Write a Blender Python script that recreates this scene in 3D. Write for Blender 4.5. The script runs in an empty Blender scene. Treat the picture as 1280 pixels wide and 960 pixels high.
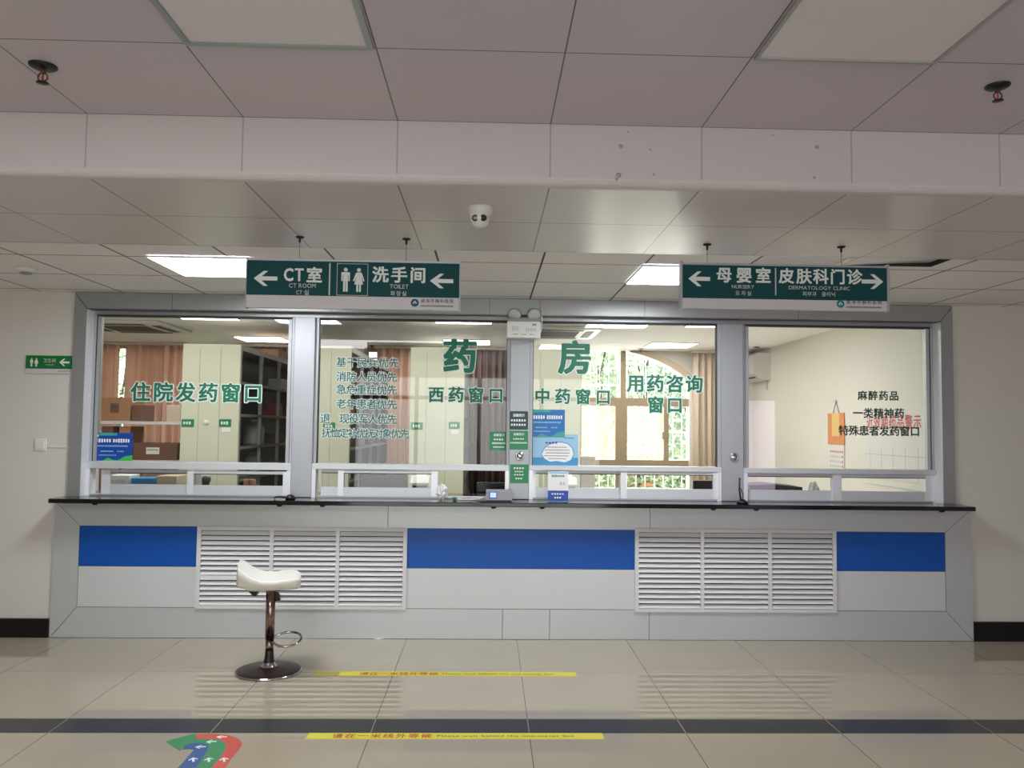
import bpy, bmesh, math, random
from mathutils import Vector, Matrix
random.seed(7)
C = bpy.context.scene.collection
sc = bpy.context.scene

# ------------------------------------------------------------------ camera
F_PX = 1000.0
TILT, YAW, ROLL, EYE = 0.0532, 0.0286, 0.0116, 1.55
fw = Vector((math.sin(YAW)*math.cos(TILT), math.cos(YAW)*math.cos(TILT), math.sin(TILT)))
r0 = Vector((math.cos(YAW), -math.sin(YAW), 0)); u0 = r0.cross(fw)
rt = math.cos(ROLL)*r0 + math.sin(ROLL)*u0
up = -math.sin(ROLL)*r0 + math.cos(ROLL)*u0
cam_d = bpy.data.cameras.new('camera'); cam = bpy.data.objects.new('camera', cam_d); C.objects.link(cam)
cam.matrix_world = Matrix(((rt.x, up.x, -fw.x, 0), (rt.y, up.y, -fw.y, 0), (rt.z, up.z, -fw.z, EYE), (0, 0, 0, 1)))
cam_d.sensor_width = 36; cam_d.lens = 36*F_PX/1280; cam_d.clip_start = .05; cam_d.clip_end = 200
sc.camera = cam

def ray(px, py): return fw + rt*((px-640)/F_PX) + up*((480-py)/F_PX)
def PY(px, py, Y):
    d = ray(px, py); s = Y/d.y; return d.x*s, EYE + d.z*s
def PZ(px, py, Z):
    d = ray(px, py); s = (Z-EYE)/d.z; return d.x*s, d.y*s
def XY(px, py, Y): return PY(px, py, Y)[0]
def ZY(px, py, Y): return PY(px, py, Y)[1]

# ------------------------------------------------------------------ light
sc.view_settings.view_transform = 'Standard'; sc.view_settings.look = 'None'
sc.view_settings.gamma = 1; sc.view_settings.use_curve_mapping = False
sc.view_settings.exposure = 0.0
sc.cycles.use_denoising = True
sc.cycles.max_bounces = 8; sc.cycles.transparent_max_bounces = 16
W = bpy.data.worlds.new('sky'); sc.world = W; W.use_nodes = True
bg = W.node_tree.nodes['Background']; bg.inputs[0].default_value = (.96, 1, .97, 1); bg.inputs[1].default_value = 3.0

def area(name, loc, rot, sx, sy, power, col):
    l = bpy.data.lights.new(name, 'AREA'); l.shape = 'RECTANGLE'; l.size = sx; l.size_y = sy; l.energy = power; l.color = col
    o = bpy.data.objects.new(name, l); o.location = loc; o.rotation_euler = rot; C.objects.link(o); return o
# daylight coming in through the entrance doors behind the photographer
area('entrance_daylight', (-.2, -3.35, 1.3), (math.radians(90), 0, 0), 4.6, 2.3, 20, (.97, .98, 1))
# added overhead fill light for the lobby, unseen behind the photographer
area('lobby_fill', (-1.6, .5, 2.73), (0, 0, 0), 2.0, 1.6, 80, (.97, .96, 1))
# added fill strip, hidden above the window frame, brightening the shelf ends
area('pharmacy_fill', (-1.0, 6.55, 2.59), (0, 0, 0), 6.0, .5, 52, (1, .98, .95))
# lit display screen on the far side of the lobby, behind the photographer and to the right
area('screen_light', (4.9, -3.0, 1.2), (math.radians(90), 0, 0), 1.1, 1.8, 24, (.9, .72, 1))
# daylight through the pharmacy's garden window
area('garden_daylight', (2.0, 11.3, 1.6), (math.radians(-90), 0, 0), 1.6, 2.0, 110, (1, 1, .95))
LAMP = 16.0      # ceiling panels, pharmacy
LAMP2 = 39.0     # ceiling panels, lobby

# ------------------------------------------------------------------ materials
def lin(c): return tuple(((v/255)/12.92 if v/255 <= .04045 else ((v/255+.055)/1.055)**2.4) for v in c)
MATS = {}
def mat(name, rgb, rough=.6, metal=0., spec=.5, emit=0., coat=0., noise=0., nscale=8., stretch=None, bump=0.):
    m = bpy.data.materials.new(name); m.use_nodes = True; nt = m.node_tree; b = nt.nodes['Principled BSDF']
    col = (*lin(rgb), 1)
    b.inputs['Base Color'].default_value = col; b.inputs['Roughness'].default_value = rough
    b.inputs['Metallic'].default_value = metal; b.inputs['Specular IOR Level'].default_value = spec
    b.inputs['Coat Weight'].default_value = coat; b.inputs['Coat Roughness'].default_value = .06
    if emit:
        b.inputs['Emission Color'].default_value = col; b.inputs['Emission Strength'].default_value = emit
    if noise or bump:
        tc = nt.nodes.new('ShaderNodeTexCoord'); mp = nt.nodes.new('ShaderNodeMapping'); n = nt.nodes.new('ShaderNodeTexNoise')
        n.inputs['Scale'].default_value = nscale; n.inputs['Detail'].default_value = 4
        if stretch: mp.inputs['Scale'].default_value = stretch
        nt.links.new(tc.outputs['Object'], mp.inputs[0]); nt.links.new(mp.outputs[0], n.inputs['Vector'])
        if noise:
            mr = nt.nodes.new('ShaderNodeMapRange'); mr.inputs[3].default_value = 1-noise; mr.inputs[4].default_value = 1+noise
            nt.links.new(n.outputs[0], mr.inputs[0])
            mx = nt.nodes.new('ShaderNodeVectorMath'); mx.operation = 'SCALE'; mx.inputs[0].default_value = col[:3]
            nt.links.new(mr.outputs[0], mx.inputs['Scale']); nt.links.new(mx.outputs[0], b.inputs['Base Color'])
        if bump:
            bp = nt.nodes.new('ShaderNodeBump'); bp.inputs['Strength'].default_value = bump; bp.inputs['Distance'].default_value = .01
            nt.links.new(n.outputs[0], bp.inputs['Height']); nt.links.new(bp.outputs[0], b.inputs['Normal'])
    MATS[name] = m; return m

def grid_mat(name, rgb, line, px, x0, py, y0, w, rough, spec=.5, tone=0., noise=0., ax='XY', metal=0., bumpy=0.):
    """a surface of panels or tiles: joints every px / py metres"""
    m = mat(name, rgb, rough, metal, spec); nt = m.node_tree; b = nt.nodes['Principled BSDF']
    g = nt.nodes.new('ShaderNodeNewGeometry'); s = nt.nodes.new('ShaderNodeSeparateXYZ'); nt.links.new(g.outputs['Position'], s.inputs[0])
    def M(op, a, bb=None):
        n = nt.nodes.new('ShaderNodeMath'); n.operation = op
        for i, v in enumerate((a, bb)):
            if v is None: continue
            if isinstance(v, (int, float)): n.inputs[i].default_value = v
            else: nt.links.new(v, n.inputs[i])
        return n.outputs[0]
    cells = []; dists = []
    for k, (p, o) in enumerate(((px, x0), (py, y0))):
        if not p: continue
        t = M('DIVIDE', M('SUBTRACT', s.outputs[ax[k]], o), p)
        fl = M('FLOOR', M('ADD', t, .5)); d = M('MULTIPLY', M('ABSOLUTE', M('SUBTRACT', t, fl)), p)
        dists.append(d); cells.append(M('FLOOR', t))
    d = dists[0] if len(dists) == 1 else M('MINIMUM', *dists)
    mask = M('LESS_THAN', d, w/2)
    mx = nt.nodes.new('ShaderNodeMix'); mx.data_type = 'RGBA'
    nt.links.new(mask, mx.inputs[0]); mx.inputs[7].default_value = (*lin(line), 1)
    src = None
    if tone:
        cb = nt.nodes.new('ShaderNodeCombineXYZ')
        for i, c_ in enumerate(cells): nt.links.new(c_, cb.inputs[i])
        wn = nt.nodes.new('ShaderNodeTexWhiteNoise'); nt.links.new(cb.outputs[0], wn.inputs[0])
        f = M('ADD', M('MULTIPLY', wn.outputs[0], tone), 1-tone/2)
        if noise:
            no = nt.nodes.new('ShaderNodeTexNoise'); no.inputs['Scale'].default_value = 3; no.inputs['Detail'].default_value = 6
            nt.links.new(g.outputs['Position'], no.inputs['Vector'])
            f = M('ADD', f, M('MULTIPLY', M('SUBTRACT', no.outputs[0], .5), noise))
        sc_ = nt.nodes.new('ShaderNodeVectorMath'); sc_.operation = 'SCALE'; sc_.inputs[0].default_value = lin(rgb)
        nt.links.new(f, sc_.inputs['Scale']); nt.links.new(sc_.outputs[0], mx.inputs[6])
    else: mx.inputs[6].default_value = (*lin(rgb), 1)
    nt.links.new(mx.outputs[2], b.inputs['Base Color'])
    if bumpy:
        n2 = nt.nodes.new('ShaderNodeTexNoise'); n2.inputs['Scale'].default_value = 1.6; n2.inputs['Detail'].default_value = 1
        nt.links.new(g.outputs['Position'], n2.inputs['Vector'])
        bp = nt.nodes.new('ShaderNodeBump'); bp.inputs['Strength'].default_value = bumpy; bp.inputs['Distance'].default_value = .02
        nt.links.new(n2.outputs[0], bp.inputs['Height']); nt.links.new(bp.outputs[0], b.inputs['Normal'])
    return m

def glass_mat(name, tint=(1, 1, 1), r=.0):
    m = bpy.data.materials.new(name); m.use_nodes = True; nt = m.node_tree; nt.nodes.clear()
    o = nt.nodes.new('ShaderNodeOutputMaterial'); mx = nt.nodes.new('ShaderNodeMixShader')
    t = nt.nodes.new('ShaderNodeBsdfTransparent'); t.inputs[0].default_value = (*tint, 1)
    g = nt.nodes.new('ShaderNodeBsdfGlossy'); g.inputs['Roughness'].default_value = r
    fr = nt.nodes.new('ShaderNodeFresnel'); fr.inputs[0].default_value = 1.5
    nt.links.new(fr.outputs[0], mx.inputs[0]); nt.links.new(t.outputs[0], mx.inputs[1]); nt.links.new(g.outputs[0], mx.inputs[2])
    nt.links.new(mx.outputs[0], o.inputs[0]); MATS[name] = m; return m

FX0 = -2.174
mat('wall_paint', (214, 210, 202), .7, noise=.02, nscale=1.5)
mat('pharm_wall', (234, 232, 221), .7, noise=.015, nscale=1.5)
mat('pharm_ceiling', (246, 243, 238), .8)
grid_mat('floor_tile', (169, 159, 138), (92, 84, 74), .8, FX0, .8, 5.136, .004, .018, .6, tone=.05, noise=.09)
grid_mat('dark_tile', (60, 60, 60), (150, 142, 128), .8, FX0, 0, 0, .004, .22, .16, tone=.04)
grid_mat('panel_front', (198, 189, 198), (96, 86, 82), .6, -1.5715, .6, 3.0888-.6035, .005, .34, .5, tone=.02, bumpy=.05)
grid_mat('panel_beam', (206, 198, 198), (172, 164, 162), .6, -1.5715, 0, 0, .006, .42, .5, tone=.02)
grid_mat('panel_soffit', (206, 199, 200), (104, 94, 90), .6, -1.5715, .6, 3.68, .006, .3, .5, tone=.02, bumpy=.06)
T0 = PZ(684, 308, 2.5)[0]
grid_mat('tbar_ceiling', (238, 234, 232), (88, 82, 78), .6, T0, .6, 5.22, .012, .75, .3, tone=.03)
mat('pharm_floor', (232, 227, 214), .4); mat('beam_edge', (206, 199, 200), .5); mat('stain', (178, 170, 168), .8); mat('black_stone', (9, 9, 11), .25, noise=.1)
mat('black_granite', (16, 18, 19), .09, noise=.3, nscale=60)
mat('alu', (172, 175, 178), .42, .4, noise=.015, nscale=3)
mat('alu_panel', (202, 206, 206), .42, .35, noise=.02, nscale=2.5)
mat('alu_dark', (164, 166, 165), .36, .5, noise=.02, nscale=2.5)
mat('alu_rail', (204, 208, 209), .4, .3); mat('alu_bright', (226, 228, 230), .35, .3)
mat('gasket', (50, 54, 54), .6)
mat('seam', (70, 70, 68), .7)
mat('blue_panel', (6, 82, 172), .4, .0, .4)
mat('white_panel', (212, 215, 215), .48, .2, noise=.015, nscale=2.5)
mat('grille_white', (218, 218, 217), .6, 0, .3)
mat('grille_back', (40, 42, 42), .8)
def screen_mat(name, rgb, f):
    m = bpy.data.materials.new(name); m.use_nodes = True; nt = m.node_tree; nt.nodes.clear()
    o = nt.nodes.new('ShaderNodeOutputMaterial'); mx = nt.nodes.new('ShaderNodeMixShader'); mx.inputs[0].default_value = f
    t = nt.nodes.new('ShaderNodeBsdfTransparent'); g = nt.nodes.new('ShaderNodeBsdfTranslucent'); g.inputs[0].default_value = (*lin(rgb), 1)
    nt.links.new(t.outputs[0], mx.inputs[1]); nt.links.new(g.outputs[0], mx.inputs[2]); nt.links.new(mx.outputs[0], o.inputs[0]); MATS[name] = m
screen_mat('insect_screen', (140, 139, 122), .34)
glass_mat('glass', (.968, .972, .968)); glass_mat('acrylic', (.95, .97, .98))
mat('frosted', (196, 205, 196), .5)
mat('lamp_on', (255, 252, 250), .5, emit=LAMP); mat('lamp_lobby', (244, 247, 255), .5, emit=LAMP2)
mat('lamp_off', (222, 216, 220), .45)
mat('lamp_frame', (170, 176, 176), .3, .7)
mat('green_letter', (14, 112, 82), .5); mat('dark_green_letter', (16, 62, 52), .5); mat('teal_letter', (22, 104, 90), .5)
mat('white_letter', (226, 232, 228), .6)
mat('sign_green', (20, 72, 76), .6, 0, .2); mat('sign_white', (206, 202, 206), .6); mat('sign_grey', (196, 198, 198), .5)
mat('exit_green', (12, 112, 52), .4)
mat('logo_blue', (44, 92, 128), .5); mat('logo_teal', (30, 140, 148), .5); mat('ink', (70, 76, 84), .6)
mat('sticker_green', (36, 132, 84), .4); mat('sticker_dark', (34, 62, 62), .4)
mat('poster_blue', (20, 70, 160), .35); mat('poster_mid', (36, 108, 172), .4); mat('poster_cyan', (56, 140, 186), .35); mat('poster_pale', (150, 192, 216), .4)
mat('poster_leaf', (70, 178, 84), .4); mat('poster_teal', (60, 158, 150), .4); mat('paper', (232, 232, 228), .7)
mat('paper_grey', (190, 194, 196), .7)
mat('tape', (212, 204, 62), .5); mat('tape_dull', (168, 160, 78), .6); mat('tape_red', (176, 60, 34), .6); mat('tape_ink', (92, 84, 22), .6)
mat('arrow_green', (40, 132, 76), .45); mat('arrow_red', (196, 74, 58), .45); mat('arrow_blue', (34, 78, 140), .45)
mat('leather', (226, 224, 212), .45, noise=.03, nscale=20, bump=.05)
mat('chrome_pink', (150, 128, 122), .18, 1.0); mat('chrome', (200, 198, 194), .12, 1.0)
mat('base_brown', (62, 46, 42), .35, .3); mat('black_plastic', (18, 18, 20), .4)
mat('steel', (186, 186, 190), .25, .9)
mat('white_plastic', (222, 222, 216), .4); mat('grey_plastic', (150, 150, 154), .45); mat('cream_metal', (206, 208, 184), .45, noise=.015)
mat('shelf_metal', (96, 98, 94), .5, .2); mat('shelf_dark', (66, 68, 66), .6); mat('shelf_edge', (150, 148, 138), .5)
mat('carton', (166, 122, 90), .8, noise=.06, nscale=10); mat('carton_dark', (112, 80, 62), .8, noise=.08, nscale=10); mat('carton_pale', (196, 180, 156), .8)
mat('med_white', (226, 228, 226), .6); mat('med_blue', (36, 136, 186), .5); mat('med_red', (150, 60, 56), .6); mat('med_amber', (120, 84, 50), .5)
mat('curtain_peach', (250, 224, 210), .85, noise=.05, nscale=6, stretch=(6, 6, .4))
mat('curtain_brown', (150, 128, 120), .85, noise=.08, nscale=6, stretch=(6, 6, .4))
mat('curtain_beige', (236, 222, 202), .85, noise=.05, nscale=6, stretch=(6, 6, .4))
for c_ in ('curtain_peach', 'curtain_brown', 'curtain_beige'):
    nt = MATS[c_].node_tree; b_ = nt.nodes['Principled BSDF']; out_ = nt.nodes['Material Output']
    tr = nt.nodes.new('ShaderNodeBsdfTranslucent'); mx_ = nt.nodes.new('ShaderNodeMixShader'); mx_.inputs[0].default_value = .15 if c_ == 'curtain_beige' else .48
    for l in b_.inputs['Base Color'].links: nt.links.new(l.from_socket, tr.inputs[0])
    nt.links.new(b_.outputs[0], mx_.inputs[1]); nt.links.new(tr.outputs[0], mx_.inputs[2]); nt.links.new(mx_.outputs[0], out_.inputs[0])
mat('bronze', (168, 150, 122), .5, .1); mat('arch_trim', (206, 188, 166), .6); mat('bars', (236, 236, 228), .5)
mat('leaf_a', (192, 210, 180), .6, noise=.3, nscale=4); mat('leaf_b', (212, 224, 196), .6, noise=.3, nscale=4)
mat('leaf_c', (166, 192, 162), .6, noise=.3, nscale=4); mat('bark', (96, 80, 62), .9); mat('flower', (232, 128, 92), .6)
mat('lawn', (150, 170, 110), .9, noise=.2, nscale=5); mat('paving', (196, 190, 176), .9)
mat('screen_on', (150, 170, 240), .4, emit=1.2); mat('screen_dark', (14, 18, 18), .2)
mat('desk_top', (206, 198, 180), .5); mat('cal_orange', (226, 140, 70), .6, noise=.25, nscale=40); mat('cal_yellow', (236, 200, 110), .6)
mat('red_ink', (206, 70, 70), .6); mat('dark_opening', (44, 40, 36), .6); mat('ac_grille', (150, 138, 122), .6)
mat('translucent', (180, 196, 190), .4); mat('gasket_brown', (90, 60, 50), .6); mat('pale_green', (196, 208, 178), .6)

# ------------------------------------------------------------------ mesh builder
GLY = {}
def glyph(ch, off):
    k = (ch, round(off, 4))
    if k in GLY: return GLY[k]
    if off:
        vs, fs, _ = glyph(ch, 0); vs = list(vs); fs2 = list(fs); cnt = {}; jz = [.0]*len(vs); q_ = 0
        for f in fs:
            for i in range(len(f)): e = frozenset((f[i], f[(i+1) % len(f)])); cnt[e] = cnt.get(e, 0)+1
        for f in fs:
            A = sum(vs[f[i]][0]*vs[f[(i+1) % len(f)]][1]-vs[f[(i+1) % len(f)]][0]*vs[f[i]][1] for i in range(len(f)))
            sg = 1 if A > 0 else -1
            for i in range(len(f)):
                a, b = f[i], f[(i+1) % len(f)]
                if cnt[frozenset((a, b))] != 1: continue
                ax, ay = vs[a]; bx_, by = vs[b]; dx, dy = bx_-ax, by-ay; L = math.hypot(dx, dy)
                if L < 1e-6: continue
                dx /= L; dy /= L; nx, ny = dy*sg*off, -dx*sg*off; ex = off*.55
                n = len(vs); q_ += 1; jz += [-.00002*(1+q_ % 23)]*4
                vs += [(ax-dx*ex, ay-dy*ex), (bx_+dx*ex, by+dy*ex), (bx_+dx*ex+nx, by+dy*ex+ny), (ax-dx*ex+nx, ay-dy*ex+ny)]
                fs2.append((n, n+1, n+2, n+3))
        GLY[k] = (vs, fs2, jz); return GLY[k]
    c = bpy.data.curves.new('g', 'FONT'); c.body = ch; c.size = 1; c.fill_mode = 'FRONT'; c.resolution_u = 3; c.dimensions = '2D'
    o = bpy.data.objects.new('g', c); C.objects.link(o); bpy.context.view_layer.update()
    me = bpy.data.meshes.new_from_object(o.evaluated_get(bpy.context.evaluated_depsgraph_get()))
    GLY[k] = ([(v.co.x, v.co.y) for v in me.vertices], [tuple(p.vertices) for p in me.polygons], [0.]*len(me.vertices))
    bpy.data.objects.remove(o); bpy.data.curves.remove(c); bpy.data.meshes.remove(me)
    return GLY[k]

class MB:
    def __init__(s): s.bm = bmesh.new(); s.m = []
    def mi(s, name):
        if name not in s.m: s.m.append(name)
        return s.m.index(name)
    def face(s, pts, m):
        f = s.bm.faces.new([s.bm.verts.new(p) for p in pts]); f.material_index = s.mi(m); return f
    def box(s, x0, x1, y0, y1, z0, z1, m, bevel=0, seg=2):
        x0, x1 = sorted((x0, x1)); y0, y1 = sorted((y0, y1)); z0, z1 = sorted((z0, z1))
        n0 = len(s.bm.faces); v = [s.bm.verts.new((x, y, z)) for z in (z0, z1) for y in (y0, y1) for x in (x0, x1)]
        fs = [s.bm.faces.new([v[i] for i in q]) for q in ((0, 2, 3, 1), (4, 5, 7, 6), (0, 1, 5, 4), (2, 6, 7, 3), (0, 4, 6, 2), (1, 3, 7, 5))]
        k = s.mi(m)
        for f in fs: f.material_index = k
        if bevel:
            es = list({e for f in fs for e in f.edges})
            r = bmesh.ops.bevel(s.bm, geom=es, offset=bevel, segments=seg, affect='EDGES', profile=.5)
            for f in r['faces']: f.material_index = k
        return s
    def rbox(s, c, sx, sy, sz, m, rot=None, bevel=0):
        t = MB(); t.box(-sx/2, sx/2, -sy/2, sy/2, -sz/2, sz/2, m, bevel)
        mt = Matrix.Translation(c) @ (rot.to_4x4() if rot else Matrix())
        return s.add(t, mt)
    def add(s, t, mt):
        mp = {}
        for v in t.bm.verts: mp[v] = s.bm.verts.new(mt @ v.co)
        for f in t.bm.faces:
            try: nf = s.bm.faces.new([mp[v] for v in f.verts]); nf.material_index = s.mi(t.m[f.material_index]); nf.smooth = f.smooth
            except ValueError: pass
        return s
    def cyl(s, p0, p1, r0, r1=None, n=20, m='steel', smooth=True, caps=True):
        r1 = r0 if r1 is None else r1; p0 = Vector(p0); p1 = Vector(p1); d = (p1-p0).normalized()
        a = d.orthogonal().normalized(); b = d.cross(a); k = s.mi(m)
        R0 = [s.bm.verts.new(p0+(a*math.cos(2*math.pi*i/n)+b*math.sin(2*math.pi*i/n))*r0) for i in range(n)]
        R1 = [s.bm.verts.new(p1+(a*math.cos(2*math.pi*i/n)+b*math.sin(2*math.pi*i/n))*r1) for i in range(n)]
        for i in range(n):
            f = s.bm.faces.new((R0[i], R0[(i+1) % n], R1[(i+1) % n], R1[i])); f.material_index = k; f.smooth = smooth
        if caps:
            for q in (R0[::-1], R1): f = s.bm.faces.new(q); f.material_index = k
        return s
    def lathe(s, c, prof, n=32, m='steel', axis=None, smooth=True):
        c = Vector(c); q = axis.to_3x3() if axis else Matrix.Identity(3); k = s.mi(m); rings = []
        for r, z in prof:
            if r < 1e-6: rings.append([s.bm.verts.new(c+q@Vector((0, 0, z)))])
            else: rings.append([s.bm.verts.new(c+q@Vector((r*math.cos(2*math.pi*i/n), r*math.sin(2*math.pi*i/n), z))) for i in range(n)])
        for A, B in zip(rings, rings[1:]):
            for i in range(n):
                if len(A) == 1 and len(B) == 1: continue
                if len(A) == 1: q_ = (A[0], B[i], B[(i+1) % n])
                elif len(B) == 1: q_ = (A[i], A[(i+1) % n], B[0])
                else: q_ = (A[i], A[(i+1) % n], B[(i+1) % n], B[i])
                f = s.bm.faces.new(q_); f.material_index = k; f.smooth = smooth
        return s
    def tube(s, pts, r, n=10, m='steel', closed=False):
        pts = [Vector(p) for p in pts]; N = len(pts); k = s.mi(m); rings = []; a = None
        for i, p in enumerate(pts):
            t = ((pts[(i+1) % N] if closed or i < N-1 else p) - (pts[i-1] if closed or i > 0 else p)).normalized()
            a = t.orthogonal().normalized() if a is None else (a - t*a.dot(t)).normalized()
            b = t.cross(a)
            rings.append([s.bm.verts.new(p+(a*math.cos(2*math.pi*j/n)+b*math.sin(2*math.pi*j/n))*r) for j in range(n)])
        for i in range(N if closed else N-1):
            A, B = rings[i], rings[(i+1) % N]
            for j in range(n):
                f = s.bm.faces.new((A[j], A[(j+1) % n], B[(j+1) % n], B[j])); f.material_index = k; f.smooth = True
        if not closed:
            for q in (rings[0][::-1], rings[-1]): f = s.bm.faces.new(q); f.material_index = k
        return s
    def prism(s, poly, y0, y1, m, plane='XZ'):
        """2D outline extruded: XZ -> along y, XY -> along z, YZ -> along x"""
        def P(a, b, t): return (a, t, b) if plane == 'XZ' else ((a, b, t) if plane == 'XY' else (t, a, b))
        A = [s.bm.verts.new(P(a, b, y0)) for a, b in poly]; B = [s.bm.verts.new(P(a, b, y1)) for a, b in poly]
        k = s.mi(m); fs = [s.bm.faces.new(A), s.bm.faces.new(B[::-1])]
        n = len(A)
        for i in range(n): fs.append(s.bm.faces.new((A[i], A[(i+1) % n], B[(i+1) % n], B[i])))
        for f in fs: f.material_index = k
        return s
    def ellipsoid(s, c, rx, ry, rz, m, n=20, h=12):
        return s.lathe_scaled(c, rx, ry, rz, m, n, h)
    def lathe_scaled(s, c, rx, ry, rz, m, n, h):
        t = MB(); t.lathe((0, 0, 0), [(math.sin(math.pi*i/h), -math.cos(math.pi*i/h)) for i in range(h+1)], n, m)
        return s.add(t, Matrix.Translation(c) @ Matrix.Diagonal((rx, ry, rz, 1)))
    # lettering: every character in a cell of its own
    def char(s, ch, cx, cz, size, y, m, off=.022, w=1., plane='XZ', th=.0012, dy=0.):
        vs, fs, jz = glyph(ch, off); k = s.mi(m)
        cjk = ord(ch) > 0x2000
        mx = .5 if cjk else (min(v[0] for v in vs)+max(v[0] for v in vs))/2 if vs else 0
        mz = .38 if cjk else .345
        def P(u, v, t):
            a = cx+(u-mx)*size*w; b = cz+(v-mz)*size
            return (a, y-t, b) if plane == 'XZ' else (a, b, y+t)
        F = [s.bm.verts.new(P(u, v, th+j)) for (u, v), j in zip(vs, jz)]
        for f in fs:
            try: q = s.bm.faces.new([F[i] for i in f]); q.material_index = k
            except ValueError: pass
        n0 = sum(1 for j in jz if j == 0); cnt = {}; core = [f for f in fs if max(f) < n0]
        for f in core:
            for i in range(len(f)): e = frozenset((f[i], f[(i+1) % len(f)])); cnt[e] = cnt.get(e, 0)+1
        B = {}
        for f in core:
            for i in range(len(f)):
                a, b = f[i], f[(i+1) % len(f)]
                if cnt[frozenset((a, b))] == 1:
                    for v in (a, b):
                        if v not in B: B[v] = s.bm.verts.new(P(*vs[v], 0))
                    try: q = s.bm.faces.new((F[a], B[a], B[b], F[b])); q.material_index = k
                    except ValueError: pass
        return s
    def line(s, body, xl, xr, cz, size, y, m, off=.022, w=1., plane='XZ', th=.0012):
        n = len(body)
        for i, ch in enumerate(body):
            if ch == ' ': continue
            cx = (xl+xr)/2 if n == 1 else xl+size*w/2+(xr-xl-size*w)*i/(n-1)
            s.char(ch, cx, cz, size, y, m, off, w, plane, th)
        return s
    def words(s, body, xl, xr, cz, size, y, m, off=.01, plane='XZ', th=.0012):
        """proportional latin text stretched between xl and xr"""
        adv = []
        for ch in body:
            if ch == ' ': adv.append(.3); continue
            vs, _, _ = glyph(ch, off); adv.append(max(v[0] for v in vs)-min(v[0] for v in vs)+.09)
        tot = sum(adv); w = (xr-xl)/(tot*size); x = xl
        for ch, a in zip(body, adv):
            if ch != ' ':
                vs, fs, jz = glyph(ch, off); cx = x+a*size*w/2
                k = s.mi(m); mnx = min(v[0] for v in vs); mxx = max(v[0] for v in vs); mid = (mnx+mxx)/2
                def P(u, v, t):
                    A = cx+(u-mid)*size*w; B = cz+(v-.345)*size
                    return (A, y-t, B) if plane == 'XZ' else (A, B, y+t)
                Fv = [s.bm.verts.new(P(u, v, th+j)) for (u, v), j in zip(vs, jz)]
                for f in fs:
                    try: q = s.bm.faces.new([Fv[i] for i in f]); q.material_index = k
                    except ValueError: pass
            x += a*size*w
        return s
    def scribble(s, xl, xr, cz, h, y, m, n, th=.0008, gap=.35):
        """a line of print too small to read"""
        p = (xr-xl)/n
        for i in range(n):
            a = xl+p*i; hh = h*(.75+.25*random.random())
            s.box(a, a+p*(1-gap), y-th, y, cz-hh/2, cz+hh/2, m)
        return s
    def build(s, name, parent=None, smooth=False, sub=0, bev=0):
        bmesh.ops.recalc_face_normals(s.bm, faces=s.bm.faces[:])
        me = bpy.data.meshes.new(name); s.bm.to_mesh(me); s.bm.free()
        for n in s.m: me.materials.append(MATS[n])
        o = bpy.data.objects.new(name, me); C.objects.link(o)
        if parent: o.parent = parent; o.matrix_parent_inverse = Matrix.Translation(-parent.location)
        if smooth:
            for p in me.polygons: p.use_smooth = True
        if sub:
            md = o.modifiers.new('s', 'SUBSURF'); md.levels = md.render_levels = sub
        return o

def thing(name, label, cat, loc=(0, 0, 0), group=None):
    o = bpy.data.objects.new(name, None); C.objects.link(o); o.location = loc; o.empty_display_size = .05
    return tag(o, label, cat, group)
def tag(o, label, cat, group=None):
    o['label'] = label; o['category'] = cat
    if group: o['group'] = group
    return o
def struct(o, label=None, cat=None):
    o['kind'] = 'structure'
    if label: o['label'] = label
    if cat: o['category'] = cat
    return o
def B(name, *a, parent=None, **k):
    t = MB(); t.box(*a, **k); return t.build(name, parent)

# ================================================================== SETTING
YW, YC, YT, YG = 5.94, 5.92, 5.74, 6.05
ZF, ZS, ZP = 2.742, 2.50, 2.60
YB1, YB2 = 3.0888, 4.30
YB = 10.8                                   # pharmacy back wall
XR = 3.6; XL = -5.6
LX0, LX1, LY0 = -7.0, 6.6, -3.6             # lobby shell

t = MB()
t.box(LX0, LX1, LY0, 4.136, -.1, 0, 'floor_tile'); t.box(LX0, LX1, 4.331, 6.14, -.1, 0, 'floor_tile'); t.box(LX0, LX1, 4.136, 4.331, -.1, 0, 'dark_tile')
struct(t.build('floor'), 'glossy beige floor tiles with a dark tile stripe before the counter', 'floor')
struct(B('floor_pharmacy', XL-.2, XR+.2, 6.14, YB+.2, -.1, 0, 'pharm_floor'), 'pale floor inside the pharmacy', 'floor')
struct(B('ceiling', LX0, LX1, LY0, YB1, ZF, ZF+.1, 'panel_front'), 'pale metal ceiling panels over the front of the lobby', 'ceiling')
t = MB()
r = .03
prof = [(YB1, ZF+.1), (YB1, ZS+r)] + [(YB1+r-r*math.cos(a), ZS+r-r*math.sin(a)) for a in (math.pi/8, math.pi/4, 3*math.pi/8)] + [(YB1+r, ZS)]
t.prism([(YB1, ZF+.1), (YB1, ZS+r), (YB1+.2, ZS+r), (YB1+.2, ZF+.1)], LX0, LX1, 'panel_beam', 'YZ')
t.prism(prof[1:]+[(YB1+.2, ZS), (YB1+.2, ZS+r)], LX0, LX1, 'beam_edge', 'YZ')
t.box(LX0, LX1, YB1+.05, YB2, ZS-.0005, ZS+.09, 'panel_soffit')
for px, py, r_ in ((785, 165, .006), (813, 187, .006), (776, 183, .012), (773, 219, .014), (771, 224, .01), (966, 169, .006), (1021, 184, .012), (1018, 222, .008), (817, 218, .007)):
    X, Z = PY(px, py, YB1); t.lathe((X, YB1-.0004, Z), [(0, .0003), (r_*.75, .0003), (r_*.75, 0)], 10, 'stain', Matrix.Rotation(math.pi/2, 3, 'X'))
struct(t.build('ceiling_beam'), 'boxed ceiling beam clad in pale panels', 'ceiling beam')
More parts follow.
